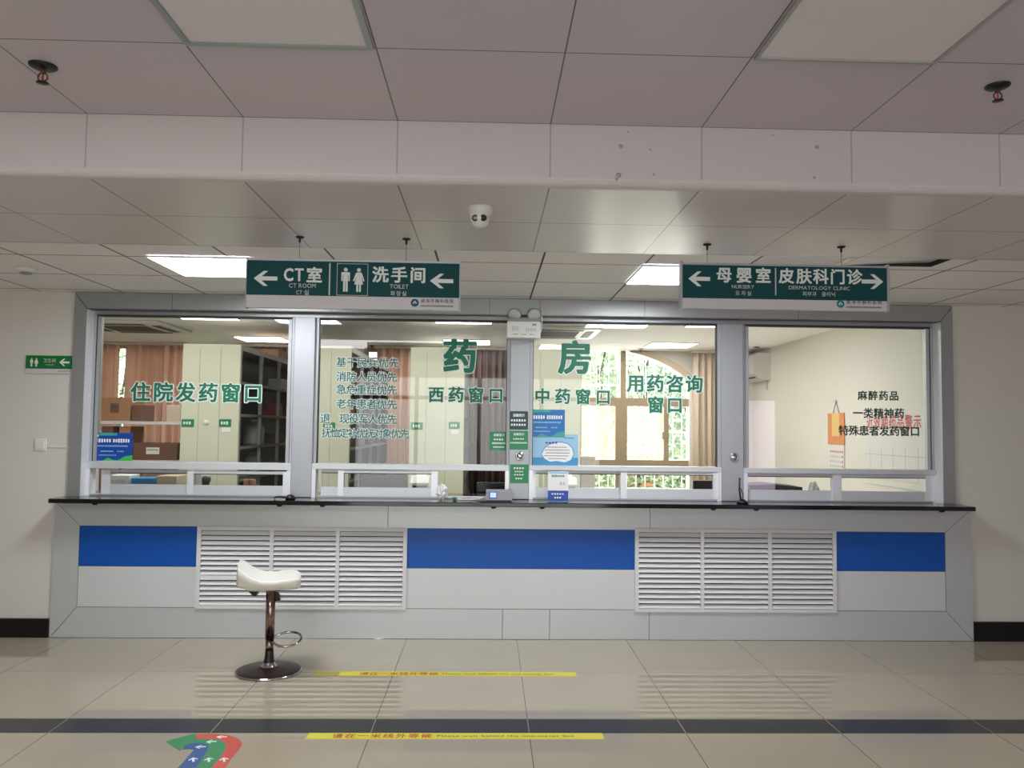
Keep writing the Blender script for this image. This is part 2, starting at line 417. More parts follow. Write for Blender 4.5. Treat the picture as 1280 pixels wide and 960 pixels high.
# rear ceiling, with the opening of the loose hatch
hx1, hy1 = PZ(1163.5, 334.5, ZS); hx0 = hx1-.585; hy0 = YB2+.012
t = MB()
for x0_, x1_, y0_, y1_ in ((LX0, hx0, YB2, YW+.06), (hx1, LX1, YB2, YW+.06), (hx0, hx1, hy1, YW+.06), (hx0, hx1, YB2, hy0)): t.box(x0_, x1_, y0_, y1_, ZS+.003, ZS+.09, 'tbar_ceiling')
t.box(hx0-.05, hx1+.05, hy0-.01, hy1+.05, ZS+.2, ZS+.22, 'dark_opening'); t.box(hx1-.003, hx1+.02, hy0, hy1, ZS+.0035, ZS+.2, 'dark_opening'); t.box(hx0, hx1-.003, hy1-.003, hy1+.02, ZS+.0035, ZS+.2, 'dark_opening')  # dark cover and lining: shade of the hatch gap put into colour
struct(t.build('ceiling_rear'), 'gridded tile ceiling above the counter windows', 'ceiling')
struct(B('ceiling_pharmacy', XL-.2, XR+.2, 6.14, YB+.2, ZP, ZP+.1, 'pharm_ceiling'), 'plain pale ceiling inside the pharmacy', 'ceiling')

# window-wall opening, from the photograph's frame
fxl, fzt = PY(93.5, 372, YC); fxr = XY(1190.5, 390, YC)
fil = XY(108.5, 388, YC); fir = XY(1176, 404, YC); fzi = ZY(640, 393, YC); fzt = ZS
ZT = ZY(640, 628.5, YT)                     # countertop top
ZT0 = ZY(640, 634, YT)
cl, cr = XY(60, 626, YT), XY(1220, 637, YT)
struct(B('wall_left', LX0, fxl+.02, YW, 6.14, 0, ZP, 'wall_paint'), 'pale painted wall beside the left end of the counter', 'wall')
struct(B('wall_right', fxr-.02, LX1, YW, 6.14, 0, ZP, 'wall_paint'), 'pale painted wall beside the right end of the counter', 'wall')
struct(B('wall_below', fxl+.02, fxr-.02, YW+.06, 6.14, 0, ZT0-.005, 'wall_paint'))
struct(B('wall_above', fxl+.02, fxr-.02, YW+.06, 6.14, fzi, ZP, 'alu_dark'))
struct(B('baseboard_left', LX0, XY(59.5, 790, YC), YC-.003, YW, 0, ZY(30, 773.3, YC), 'black_stone'), 'black stone baseboard left of the counter', 'baseboard')
struct(B('baseboard_right', XY(1217.5, 790, YC), LX1, YC-.003, YW, 0, ZY(1240, 777.5, YC), 'black_stone'), 'black stone baseboard right of the counter', 'baseboard')
struct(B('wall_lobby_left', LX0-.1, LX0, LY0, 6.14, 0, ZF+.1, 'wall_paint'))
struct(B('wall_lobby_right', LX1, LX1+.1, LY0, 6.14, 0, ZF+.1, 'wall_paint'))
t = MB()
t.box(LX0, -2.6, LY0-.1, LY0, 0, ZF+.1, 'wall_paint'); t.box(2.2, LX1, LY0-.1, LY0, 0, ZF+.1, 'wall_paint'); t.box(-2.6, 2.2, LY0-.1, LY0, 2.5, ZF+.1, 'wall_paint')
struct(t.build('wall_lobby_rear'))
t = MB()
for x in (-2.6, -1.42, -.22, .98, 2.14): t.box(x, x+.07, LY0+.3, LY0+.36, 0, 2.5, 'alu_dark')
t.box(-2.6, 2.2, LY0+.3, LY0+.36, 2.05, 2.12, 'alu_dark')
struct(t.build('door_1'))
# pharmacy shell
struct(B('wall_pharmacy_right', XR, XR+.2, 6.14, YB+.2, 0, ZP+.1, 'pharm_wall'), 'cream side wall of the pharmacy behind the fourth window', 'wall')
struct(B('wall_pharmacy_left', XL-.2, XL, 6.14, YB+.2, 0, ZP+.1, 'pharm_wall'))
# back wall with three openings
wl, wr = XY(660, 520, YB), XY(862, 520, YB)
zsill = .45
arch = [PY(*p, YB) for p in ((862, 480), (852, 469), (838, 459.5), (820, 450.5), (800, 443.5), (788, 440))]
t = MB()
t.box(XL, -5.35, YB, YB+.2, 0, ZP, 'pharm_wall'); t.box(-5.35, -2.4, YB, YB+.2, 0, .8, 'pharm_wall'); t.box(-2.4, -1.7, YB, YB+.2, 0, ZP, 'pharm_wall')
t.box(-1.7, .45, YB, YB+.2, 0, .8, 'pharm_wall'); t.box(.45, wl, YB, YB+.2, 0, ZP, 'pharm_wall'); t.box(wl, wr, YB, YB+.2, 0, zsill, 'pharm_wall')
t.prism([(wr, 0), (XR, 0), (XR, ZP), (arch[-1][0], ZP)]+arch[::-1], YB, YB+.2, 'pharm_wall')
struct(t.build('wall_pharmacy_back'), 'cream back wall of the pharmacy with an arched window', 'wall')

# ------------------------------------------------------------------ portal frame
t = MB()
pf = .006
t.prism([(fxl, fzt), (fxr, fzt), (fir, fzi), (fil, fzi)], YC, YC+.12, 'alu_dark')
struct(t.build('trim_1'), 'grey aluminium head of the window surround', 'trim')
t = MB(); t.prism([(fxl, fzt-pf), (fil, fzi-pf), (fil, ZT+.001), (fxl-.0, ZT+.001)], YC, YC+.12, 'alu_dark')
t.box(fil-.002, fil+.0015, YC+.004, YC+.12, ZT+.001, fzi-pf, 'alu_bright')
struct(t.build('trim_2'), 'grey aluminium side of the window surround, left end', 'trim')
t = MB(); t.prism([(fxr, fzt-pf), (fxr, ZT+.001), (fir, ZT+.001), (fir, fzi-pf)], YC, YC+.12, 'alu_dark')
t.box(fir-.0015, fir+.002, YC+.004, YC+.12, ZT+.001, fzi-pf, 'alu_bright')
struct(t.build('trim_3'), 'grey aluminium side of the window surround, right end', 'trim')
t = MB()
for px in (215, 415, 612, 675, 806, 998): x = XY(px, 385, YC); t.box(x-.0015, x+.0015, YC-.001, YC+.11, fzi-.001, fzt, 'seam')
t.box(fil, fir, YC+.118, YC+.14, fzi-.03, fzi, 'alu_dark'); t.box(fil, fir, YC+.117, YC+.13, fzi-.034, fzi-.03, 'gasket')
struct(t.build('trim_4'), 'thin top rail and panel joints of the window surround', 'trim')
# posts between the window bays
posts = []
YP = 6.0
for i, (a0, a1, b0, b1) in enumerate(((367.5, 393.5, 363.5, 390), (638.5, 662.5, 636, 662), (901.5, 928.5, 902, 930.5))):
    xa = (XY(a0, 420, YP)+XY(b0, 600, YP))/2; xb = (XY(a1, 420, YP)+XY(b1, 600, YP))/2
    posts.append((xa, xb)); t = MB(); t.box(xa, xb, YP, YP+.14, ZT+.001, fzi-.034, 'alu', bevel=.004, seg=1)
    struct(t.build('trim_%d' % (5+i)), ['pale aluminium post between first and second window', 'pale aluminium post between second and third window', 'pale aluminium post between third and fourth window'][i], 'trim')

# ------------------------------------------------------------------ window bays
bays = [(fil, posts[0][0]), (posts[0][1], posts[1][0]), (posts[1][1], posts[2][0]), (posts[2][1], fir)]
rails = [(578, 592, 606.5, 619), (580.5, 592, 610, 621), (583, 593, 611, 623), (586.5, 596.5, 614, 626)]
stiles = [((113, 116.5), (123, 134), (233, 241), (353, 359)), ((394, 400), (422, 429), (539, 547), (630, 635)), ((664, 670), (776, 784), (892, 901)), ((931, 937), (1042, 1053), (1158, 1169))]
YS = 6.0
wlab = ['glass bay nearest the left wall', 'glass bay with the priority list', 'glass bay with the blue posters', 'glass bay nearest the right wall']
for i, (x0, x1) in enumerate(bays):
    ztop = fzi-.034
    zr0 = ZY(640, rails[i][0]+[-1, 1, 0, -1][i]*0, YS)
    # rail heights: measured at the bay centre so the camera roll cancels
    cxp = [240, 515, 785, 1050][i]
    zr = [ZY(cxp, v, YS) for v in rails[i]]
    t = MB(); s = .022
    t.box(x0, x0+s, YG-.02, YG+.04, zr[0], ztop, 'alu'); t.box(x1-s, x1, YG-.02, YG+.04, zr[0], ztop, 'alu')
    t.box(x0+s, x0+s+.005, YG-.015, YG+.03, zr[0], ztop, 'gasket'); t.box(x1-s-.005, x1-s, YG-.015, YG+.03, zr[0], ztop, 'gasket')
    if i in (0, 3):
        t.box(x0+s+.005, x0+s+.03, YG-.012, YG+.03, zr[0], ztop, 'alu_dark' if i == 0 else 'alu'); t.box(x1-s-.03, x1-s-.005, YG-.012, YG+.03, zr[0], ztop, 'alu')
    t.box(x0+s, x1-s, YG-.02, YG+.03, ztop-.012, ztop, 'gasket')
    # lower sliding box frame
    t.box(x0, x1, YS, YG+.05, zr[0]-(zr[0]-zr[1])*.62, zr[0], 'alu_rail', bevel=.002, seg=1)
    t.box(x0, x0+.028, YS, YG+.05, ZT+.001, zr[0]-(zr[0]-zr[1])*.62, 'alu_bright'); t.box(x1-.028, x1, YS, YG+.05, ZT+.001, zr[0]-(zr[0]-zr[1])*.62, 'alu_bright')
    t.box(x0+.028, x1-.028, YS+.015, YG+.05, ZT+.001, ZT+.012, 'alu')
    w = struct(t.build('window_%d' % (i+1)), wlab[i], 'window')
    tt = MB(); tt.box(x0+s+.003, x1-s-.003, YG, YG+.006, zr[0]-.01, ztop-.005, 'glass'); tt.build('pane', w)
    # sliding sashes
    sp = stiles[i]; y_ = (rails[i][1]+rails[i][2])/2
    def sash(pa, pb, yo, open_right=False):
        q = MB(); xa = XY(pa[0], y_, YS); xb = XY(pb[1], y_, YS)
        q.box(xa, XY(pa[1], y_, YS), YS+yo, YS+yo+.025, ZT+.012, zr[1]+.02, 'alu_bright'); q.box(XY(pb[0], y_, YS), xb, YS+yo, YS+yo+.025, ZT+.012, zr[1]+.02, 'alu_bright')
        q.box(XY(pa[1], y_, YS), XY(pb[0], y_, YS), YS+yo+.003, YS+yo+.022, zr[1], zr[1]+.022, 'alu_rail'); q.box(XY(pa[1], y_, YS), XY(pb[0], y_, YS), YS+yo+.003, YS+yo+.022, ZT+.012, zr[2], 'alu_rail')
        q.box(XY(pa[1], y_, YS), XY(pb[0], y_, YS), YS+yo+.001, YS+yo+.003, zr[1]-.006, zr[1], 'gasket')
        so = q.build('sash', w)
        g = MB(); g.box(XY(pa[1], y_, YS)-.002, XY(pb[0], y_, YS)+.002, YS+yo+.01, YS+yo+.014, zr[2]-.002, zr[1]+.002, 'glass'); g.build('sash_pane', so)
    if i == 0: sash(sp[1], sp[2], .042); sash(sp[2], sp[3], .012)
    elif i == 1: sash((394+6, 400.5), sp[1], .042); sash(sp[1], sp[2], .012)
    else: sash(sp[0], sp[1], .042); sash(sp[1], sp[2], .012)

# ------------------------------------------------------------------ counter
ct = tag(B('countertop', cl, cr, YT, 6.5, ZT0, ZT, 'black_granite', bevel=.004, seg=2), 'long polished black granite countertop running under all four windows', 'countertop')
cx0, cx1 = XY(62, 790, YC), XY(1217, 790, YC)
cz1 = ZT0-.004
zin1 = ZY(640, 661.5, YC); zin0 = ZY(640, 761.5, YC)
ix0, ix1 = XY(97.5, 715, YC), XY(1182, 715, YC)
cnt = thing('service_counter', 'long grey metal clad pharmacy counter with blue panels and two grilles', 'counter', (0, YC, 0))
g = .002; YD = YC+.012
t = MB(); t.box(cx0+.004, cx1-.004, YD, YW+.05, 0, cz1, 'seam'); t.build('backing', cnt)
def seg(name, x0, x1, z0, z1, m, y=YC, bev=.001):
    q = MB(); q.box(x0+g, x1-g, y, YD+.002, z0+g, z1-g, m); return q.build(name, cnt)
e = MB(); e.prism([(cx0, 0.003), (cx0, cz1), (ix0-g, zin1), (ix0-g, zin0)], YC, YD+.002, 'alu_panel'); e.build('end_panel', cnt)
e = MB(); e.prism([(cx1, 0.003), (ix1+g, zin0), (ix1+g, zin1), (cx1, cz1)], YC, YD+.002, 'alu_panel'); e.build('end_panel', cnt)
ts = [XY(485, 645, YC), XY(812.5, 648, YC)]
e = MB(); e.prism([(cx0+.006, cz1), (ix0, zin1+g), (ts[0]-g, zin1+g), (ts[0]-g, cz1)], YC, YD+.002, 'alu_panel'); e.build('top_panel', cnt)
seg('top_panel', ts[0], ts[1], zin1, cz1+g, 'alu_panel')
e = MB(); e.prism([(cx1-.006, cz1), (ts[1]+g, cz1), (ts[1]+g, zin1+g), (ix1, zin1+g)], YC, YD+.002, 'alu_panel'); e.build('top_panel', cnt)
bs = [XY(v, 780, YC) for v in (628, 687, 811.5)]
e = MB(); e.prism([(cx0+.006, .003), (bs[0]-g, .003), (bs[0]-g, zin0-g), (ix0, zin0-g)], YC, YD+.002, 'alu_panel'); e.build('bottom_panel', cnt)
seg('bottom_panel', bs[0], bs[1], .001, zin0, 'alu_panel'); seg('bottom_panel', bs[1], bs[2], .001, zin0, 'alu_panel')
e = MB(); e.prism([(bs[2]+g, .003), (cx1-.006, .003), (ix1, zin0-g), (bs[2]+g, zin0-g)], YC, YD+.002, 'alu_panel'); e.build('bottom_panel', cnt)
zmid = ZY(640, 711, YC)
gx = [XY(v, 710, YC) for v in (248, 507.5, 794.5, 1045)]
for a, b in ((ix0, gx[0]), (gx[1], gx[2]), (gx[3], ix1)):
    q = seg('blue_panel', a, b, zmid, zin1, 'blue_panel', YC+.002); q['label'] = 'glossy blue band panel'
    seg('white_panel', a, b, zin0, zmid, 'white_panel', YC+.002)

def grille(px0, px1, py0, py1, muls, label, bent):
    x0, z1 = PY(px0, py0, YC); x1, z0 = PY(px1, py1, YC); yf = YC-.014
    gr = thing('louvre_grille', label, 'grille', ((x0+x1)/2, YC, z0), 'radiator grilles in the counter front')
    q = MB(); q.box(x0+.01, x1-.01, YC+.008, YC+.0115, z0+.01, z1-.01, 'grille_back'); q.build('back_plate', gr)
    b = .026; q = MB()
    q.box(x0, x1, yf, YC-.001, z1-b, z1, 'grille_white'); q.box(x0, x1, yf, YC-.001, z0, z0+b*.8, 'grille_white')
    q.box(x0, x0+b*1.1, yf, YC-.001, z0+b*.8, z1-b, 'grille_white'); q.box(x1-b*1.1, x1, yf, YC-.001, z0+b*.8, z1-b, 'grille_white')
    xs = [XY(m_, 700, YC) for m_ in muls]
    for m_ in xs: q.box(m_-.014, m_+.014, yf+.001, YC-.001, z0+b*.8, z1-b, 'grille_white')
    q.build('frame', gr)
    edges = [x0+b*1.1]+[v for m_ in xs for v in (m_-.014, m_+.014)]+[x1-b*1.1]
    zt, zb = z1-b, z0+b*.8; N = 15; p = (zt-zb)/N
    for c in range(3):
        q = MB()
        for k in range(N):
            zc = zt-p*(k+.5)
            top, bot = zc+p*.34, zc-p*.36
            yt_, yb_ = YC+.006, YC-.011
            if bent and c == 0 and k == 9: top += p*.42; yt_ = YC-.004
            q.prism([(yt_, top), (yb_, bot), (yb_+.0012, bot-.002), (yt_+.0008, top-.003)], edges[2*c]+.001, edges[2*c+1]-.001, 'grille_white', 'YZ')
        q.build('slat_bank', gr)
    return gr
grille(247.5, 507.5, 658, 761.5, (339.5, 422), 'white louvred radiator grille behind the bar stool, with one bent slat', True)
grille(793.5, 1045.5, 660.5, 765.5, (877.5, 962), 'white louvred radiator grille without a stool, right half of the counter front', False)

# ================================================================== CEILING THINGS (lobby)
def flush_lamp(name, label, cat, x0, x1, y0, y1, z, m, frame=.018, fm='lamp_frame', group=None):
    o = thing(name, label, cat, ((x0+x1)/2, (y0+y1)/2, z), group)
    q = MB()
    q.box(x0, x1, y0, y0+frame, z-.012, z+.001, fm); q.box(x0, x1, y1-frame, y1, z-.012, z+.001, fm)
    q.box(x0, x0+frame, y0+frame, y1-frame, z-.012, z+.001, fm); q.box(x1-frame, x1, y0+frame, y1-frame, z-.012, z+.001, fm); q.build('frame', o)
    q = MB(); q.box(x0+frame, x1-frame, y0+frame, y1-frame, z-.006, z+.001, m); q.build('diffuser', o)
    return o
bx = lambda k: -1.5715+.6*k
ry = YB1-.6035
flush_lamp('ceiling_panel_light', 'unlit square ceiling panel light with silver frame, over the left of the lobby', 'ceiling light', bx(1)+.006, bx(2)-.006, ry-.6, ry-.006, ZF, 'lamp_off', .02, group='unlit ceiling panel lights')
flush_lamp('ceiling_panel_light', 'unlit square ceiling panel light toward the right, near the sprinkler', 'ceiling light', bx(4)+.006, bx(5)-.006, ry-.6, ry-.006, ZF, 'lamp_off', .012, 'alu', group='unlit ceiling panel lights')
a0 = PZ(181, 318.5, ZS); a1 = PZ(225, 343.5, ZS)
def lobby_lamp(px0, py0, label):
    X0, Y0 = PZ(px0, py0, ZS)
    return flush_lamp('lit_panel_light', label, 'ceiling light', X0, X0+.585, Y0, Y0+.585, ZS, 'lamp_lobby', .008, 'alu_bright', 'lit ceiling panel lights in the lobby')
lobby_lamp(182, 319.0, 'bright lit ceiling panel behind the CT room sign')
lobby_lamp(803, 330.5, 'bright lit ceiling panel behind the nursery sign')

def sprinkler(px, py, z, label, s=1., group='ceiling sprinklers in the lobby'):
    x, y = PZ(px, py, z); o = thing('sprinkler', label, 'sprinkler', (x, y, z), group)
    q = MB(); q.lathe((x, y, z), [(.042*s, .001), (.042*s, -.004), (.034*s, -.009), (.014*s, -.012), (0, -.012)], 28, 'black_plastic'); q.build('rosette', o)
    q = MB(); q.cyl((x, y, z-.011), (x, y, z-.026*s), .008*s, .007*s, 12, 'gasket_brown')
    for sg in (-1, 1): q.tube([(x+sg*.007*s, y, z-.024*s), (x+sg*.015*s, y, z-.034*s), (x+sg*.014*s, y, z-.044*s), (x+sg*.003*s, y, z-.054*s)], .0026*s, 8, 'gasket_brown')
    q.cyl((x, y, z-.026*s), (x, y, z-.052*s), .003*s, .003*s, 8, 'tape_red'); q.build('body', o)
    q = MB(); q.lathe((x, y, z-.057*s), [(0, .004), (.018*s, .002), (.019*s, 0), (0, -.001)], 16, 'black_plastic'); q.build('deflector', o)
    return o
sprinkler(54, 82, ZF, 'black pendent sprinkler in the ceiling panels, left side of the lobby', 1.05)
sprinkler(1247, 107, ZF, 'black pendent sprinkler in the ceiling panels, right side of the lobby', .95)

# security camera
x, y = PZ(601, 259, ZS)
o = thing('security_camera', 'white dome security camera under the ceiling beam', 'security camera', (x, y, ZS))
q = MB(); q.lathe((x, y, ZS), [(.0, 0), (.056, 0), (.057, -.006), (.053, -.02), (.047, -.035), (.036, -.044), (0, -.044)], 36, 'white_plastic'); q.build('mount', o)
bc = Vector((x-.002, y-.004, ZS-.05)); q = MB(); q.ellipsoid(bc, .042, .042, .042, 'white_plastic', 32, 20); ball = q.build('ball', o)
dv = (Vector((0, 0, EYE))-bc).normalized(); dv = (dv+Vector((-.12, 0, .05))).normalized()
side = dv.cross(Vector((0, 0, 1))).normalized(); upv = side.cross(dv)
q = MB()
for sg in (-1, 1):
    c = bc+dv*.0385+side*(.0175*sg)
    ax = dv.to_track_quat('Z', 'Y').to_matrix()
    q.lathe(c, [(.0, .002), (.0135, .002), (.0145, -.004), (.0145, -.012)], 24, 'black_plastic', ax)
    if sg == (1): q.lathe(c, [(.0, .0028), (.007, .0028), (.0085, .0015)], 16, 'grey_plastic', ax)
q.build('lens', ball)

# smoke detector
x, y = PZ(33, 336, ZS)
o = thing('smoke_detector', 'small round white smoke detector on the gridded ceiling, far left', 'smoke detector', (x, y, ZS))
q = MB(); q.lathe((x, y, ZS+.003), [(0, 0), (.058, 0), (.06, -.012), (.05, -.022), (.034, -.026)], 28, 'white_plastic'); q.build('base', o)
q = MB(); q.lathe((x, y, ZS+.003), [(.036, -.024), (.03, -.038), (0, -.04)], 24, 'grey_plastic'); q.build('sensor_cap', o)
# ceiling hatch pushed up along its right side
hw = hx1-hx0-.012; q = MB(); q.rbox(((hx0+hx1)/2-.004, (hy0+hy1)/2, ZS+.02), hw, hy1-hy0-.012, .012, 'panel_soffit', Matrix.Rotation(math.radians(-2.8), 3, 'Y'))
tag(q.build('ceiling_hatch'), 'loose ceiling hatch pushed up on one side, right of the dermatology sign', 'ceiling hatch')

# ------------------------------------------------------------------ hanging signs
def arrow_poly(cx, cz, w, h, d):
    b = h*.135
    p = [(-.5*w, 0), (-.08*w, .5*h), (.1*w, .5*h), (-.2*w+.03*w, b), (.5*w, b), (.5*w, -b), (-.17*w, -b), (.1*w, -.5*h), (-.08*w, -.5*h)]
    return [(cx+u*d, cz+v) for u, v in p]
def man(q, cx, cz, h, y, m, th):
    u = h/10
    q.lathe((cx, y, cz+4.15*u), [(.0, th), (.82*u, th), (.82*u, 0)], 16, m, Matrix.Rotation(math.pi/2, 3, 'X'))
    q.prism([(cx-1.55*u, cz+3.1*u), (cx-1.75*u, cz+2.9*u), (cx-1.75*u, cz-.6*u), (cx-1.15*u, cz-.6*u), (cx-1.15*u, cz+2*u), (cx-.95*u, cz+2*u), (cx-.95*u, cz-5*u), (cx-.1*u, cz-5*u), (cx-.1*u, cz-.7*u), (cx+.1*u, cz-.7*u), (cx+.1*u, cz-5*u), (cx+.95*u, cz-5*u), (cx+.95*u, cz+2*u), (cx+1.15*u, cz+2*u), (cx+1.15*u, cz-.6*u), (cx+1.75*u, cz-.6*u), (cx+1.75*u, cz+2.9*u), (cx+1.55*u, cz+3.1*u)], y-th, y, m)
def woman(q, cx, cz, h, y, m, th):
    u = h/10
    q.lathe((cx, y, cz+4.15*u), [(.0, th), (.82*u, th), (.82*u, 0)], 16, m, Matrix.Rotation(math.pi/2, 3, 'X'))
    q.prism([(cx-.95*u, cz+3.1*u), (cx-1.25*u, cz+2.8*u), (cx-2.4*u, cz-.4*u), (cx-1.85*u, cz-.6*u), (cx-1.0*u, cz+1.7*u), (cx-1.8*u, cz-1.9*u), (cx-.95*u, cz-1.9*u), (cx-.95*u, cz-5*u), (cx-.18*u, cz-5*u), (cx-.18*u, cz-1.9*u), (cx+.18*u, cz-1.9*u), (cx+.18*u, cz-5*u), (cx+.95*u, cz-5*u), (cx+.95*u, cz-1.9*u), (cx+1.8*u, cz-1.9*u), (cx+1.0*u, cz+1.7*u), (cx+1.85*u, cz-.6*u), (cx+2.4*u, cz-.4*u), (cx+1.25*u, cz+2.8*u), (cx+.95*u, cz+3.1*u)], y-th, y, m)

YH = 4.03
def sign_board(px0, px1, pyt, pym, pyb, hooks, label, caps):
    cx = (px0+px1)/2
    x0, x1 = XY(px0, (pyt+pyb)/2, YH), XY(px1, (pyt+pyb)/2, YH)
    zt, zm, zb = ZY(cx, pyt, YH), ZY(cx, pym, YH), ZY(cx, pyb, YH)
    o = thing('hanging_sign', label, 'sign', ((x0+x1)/2, YH, zb), 'hanging direction signs')
    q = MB(); q.box(x0, x1, YH, YH+.03, zm, zt-.004, 'sign_green'); q.build('green_field', o)
    q = MB(); q.box(x0, x1, YH-.0005, YH+.03, zb, zm, 'sign_white'); q.build('white_strip', o)
    q = MB(); q.box(x0-.004, x1+.004, YH-.004, YH+.034, zt-.004, zt+.006, 'alu'); q.build('top_rail', o)
    for xx, d in ((x0, -1), (x1, 1)):
        q = MB(); e = .006 if not caps else .012
        q.box(xx, xx+d*e, YH-.006, YH+.036, zb-.004, zt+(.014 if caps else .006), 'alu', bevel=.002, seg=1); q.build('end_cap', o)
    for hx, hy in hooks:
        X, Y = PZ(hx, hy, ZS); q = MB(); q.tube([(X, YH+.015, zt+.004), (X, YH+.015, ZS-.012)], .0012, 6, 'gasket'); wi = q.build('wire', o)
        q = MB(); q.lathe((X, YH+.015, ZS), [(.022, .0), (.02, -.006), (.006, -.01), (.005, -.03), (0, -.032)], 16, 'black_plastic'); q.build('ceiling_hook', wi)
    return o, zt, zm, zb, cx
TH = .0012
def on_sign(px, py): return PY(px, py, YH)
def slope_z(py, px, cxp): # undo the picture's tilt: height as seen at the sign's centre
    return ZY(px, py, YH)
o, zt, zm, zb, cx = sign_board(308.5, 574, 326.5, 370.5, 386, ((378, 299), (510, 302.5)), 'green hanging sign reading CT room and toilet with white arrows', False)
q = MB()
z1 = ZY(378, 343.5, YH); q.words('CT', XY(354, 343, YH), XY(380.5, 343, YH), z1, .088, YH, 'white_letter', .03); q.char('室', XY(393, 343, YH), z1, .082, YH, 'white_letter', .03)
q.words('CT ROOM', XY(361, 357, YH), XY(395, 357, YH), ZY(378, 357, YH), .03, YH, 'sign_grey', .008)
q.words('CT', XY(370, 366, YH), XY(378, 366, YH), ZY(378, 365.5, YH), .028, YH, 'sign_grey', .008); q.char('실', XY(383.5, 366, YH), ZY(383, 365.5, YH), .03, YH, 'sign_grey', .012)
for ch, px in (('洗', 475.5), ('手', 499), ('间', 522.5)): q.char(ch, XY(px, 343, YH), ZY(499, 343.5, YH), .084, YH, 'white_letter', .03)
q.words('TOILET', XY(487, 358, YH), XY(511, 358, YH), ZY(499, 358.2, YH), .03, YH, 'sign_grey', .008)
q.line('화장실', XY(488, 366, YH), XY(509, 366, YH), ZY(499, 366.8, YH), .027, YH, 'sign_grey', .012)
zz0, zz1 = ZY(412, 369, YH), ZY(412, 329, YH); xx = XY(412, 349, YH); q.box(xx-.0035, xx+.0035, YH-TH, YH, zz0, zz1, 'sign_grey')
q.build('lettering', o)
q = MB(); q.prism(arrow_poly(XY(332, 348, YH), ZY(332, 348, YH), .118, .076, 1), YH-TH, YH, 'white_letter'); q.build('arrow', o)
q = MB(); q.prism(arrow_poly(XY(552, 351.3, YH), ZY(552, 351.3, YH), .118, .074, 1), YH-TH, YH, 'white_letter'); q.build('arrow', o)
q = MB(); man(q, XY(432, 349, YH), ZY(432, 349.5, YH), .122, YH, 'white_letter', TH); woman(q, XY(448.5, 349, YH), ZY(448.5, 350, YH), .122, YH, 'white_letter', TH)
xa, xb, za, zb_ = XY(421, 349, YH), XY(460, 349, YH), ZY(440, 369.5, YH), ZY(440, 329.5, YH); w = .0025
q.box(xa, xb, YH-TH, YH, za, za+w, 'sign_grey'); q.box(xa, xb, YH-TH, YH, zb_-w, zb_, 'sign_grey'); q.box(xa, xa+w, YH-TH, YH, za+w, zb_-w, 'sign_grey'); q.box(xb-w, xb, YH-TH, YH, za+w, zb_-w, 'sign_grey'); q.build('toilet_pictogram', o)
def emblem(o, px, py, m, tx0, tx1):
    q = MB(); X, Z = PY(px, py, YH); q.lathe((X, YH, Z), [(0, .0016), (.02, .0016), (.02, 0)], 24, m, Matrix.Rotation(math.pi/2, 3, 'X'))
    q.prism([(X-.012, Z-.003), (X, Z+.012), (X+.012, Z-.003), (X+.004, Z-.006), (X, Z+.003), (X-.004, Z-.006)], YH-.0022, YH-.0016, 'sign_white')
    q.build('emblem', o)
    q = MB(); q.line('威海市胸科医院', XY(tx0, py, YH), XY(tx1, py, YH), ZY(px+20, py-2.4, YH), .021, YH-.0005, 'ink', .012)
    q.scribble(XY(tx0, py, YH), XY(tx1, py, YH), ZY(px+20, py+4, YH), .009, YH-.0005, 'ink', 24); q.build('hospital_name', o)
emblem(o, 518.5, 378.5, 'logo_blue', 526, 567)
o, zt, zm, zb, cx = sign_board(853, 1108.5, 332, 374.5, 387, ((880, 308.5), (1047, 310.5)), 'green hanging sign reading nursery and dermatology clinic with white arrows', True)
q = MB()
for ch, px in (('母', 905), ('婴', 930), ('室', 954)): q.char(ch, XY(px, 344, YH), ZY(930, 344, YH), .082, YH, 'white_letter', .03)
for k, ch in enumerate('皮肤科门诊'): q.char(ch, XY(984+21*k-(1 if k == 0 else 0), 345, YH), ZY(1024, 345.5, YH), .082, YH, 'white_letter', .028)
q.words('NURSERY', XY(914.5, 359, YH), XY(943, 359, YH), ZY(930, 358.5, YH), .026, YH, 'sign_grey', .008)
q.line('모자실', XY(919, 367, YH), XY(940, 367, YH), ZY(930, 366.5, YH), .026, YH, 'sign_grey', .012)
q.words('DERMATOLOGY CLINIC', XY(985.5, 360, YH), XY(1062.5, 360, YH), ZY(1024, 360, YH), .026, YH, 'sign_grey', .008)
q.line('피부과 클리닉', XY(1003, 367, YH), XY(1045, 367, YH), ZY(1024, 367.5, YH), .026, YH, 'sign_grey', .012)
xx = XY(969.5, 352, YH); q.box(xx-.003, xx+.003, YH-TH, YH, ZY(969.5, 369, YH), ZY(969.5, 335, YH), 'sign_grey'); q.build('lettering', o)
q = MB(); q.prism(arrow_poly(XY(874, 348.5, YH), ZY(874, 348.5, YH), .112, .076, 1), YH-TH, YH, 'white_letter'); q.build('arrow', o)
q = MB(); q.prism(arrow_poly(XY(1090.5, 352, YH), ZY(1090.5, 352, YH), .112, .076, -1), YH-TH, YH, 'white_letter'); q.build('arrow', o)
emblem(o, 1050.5, 380, 'logo_teal', 1058, 1102)

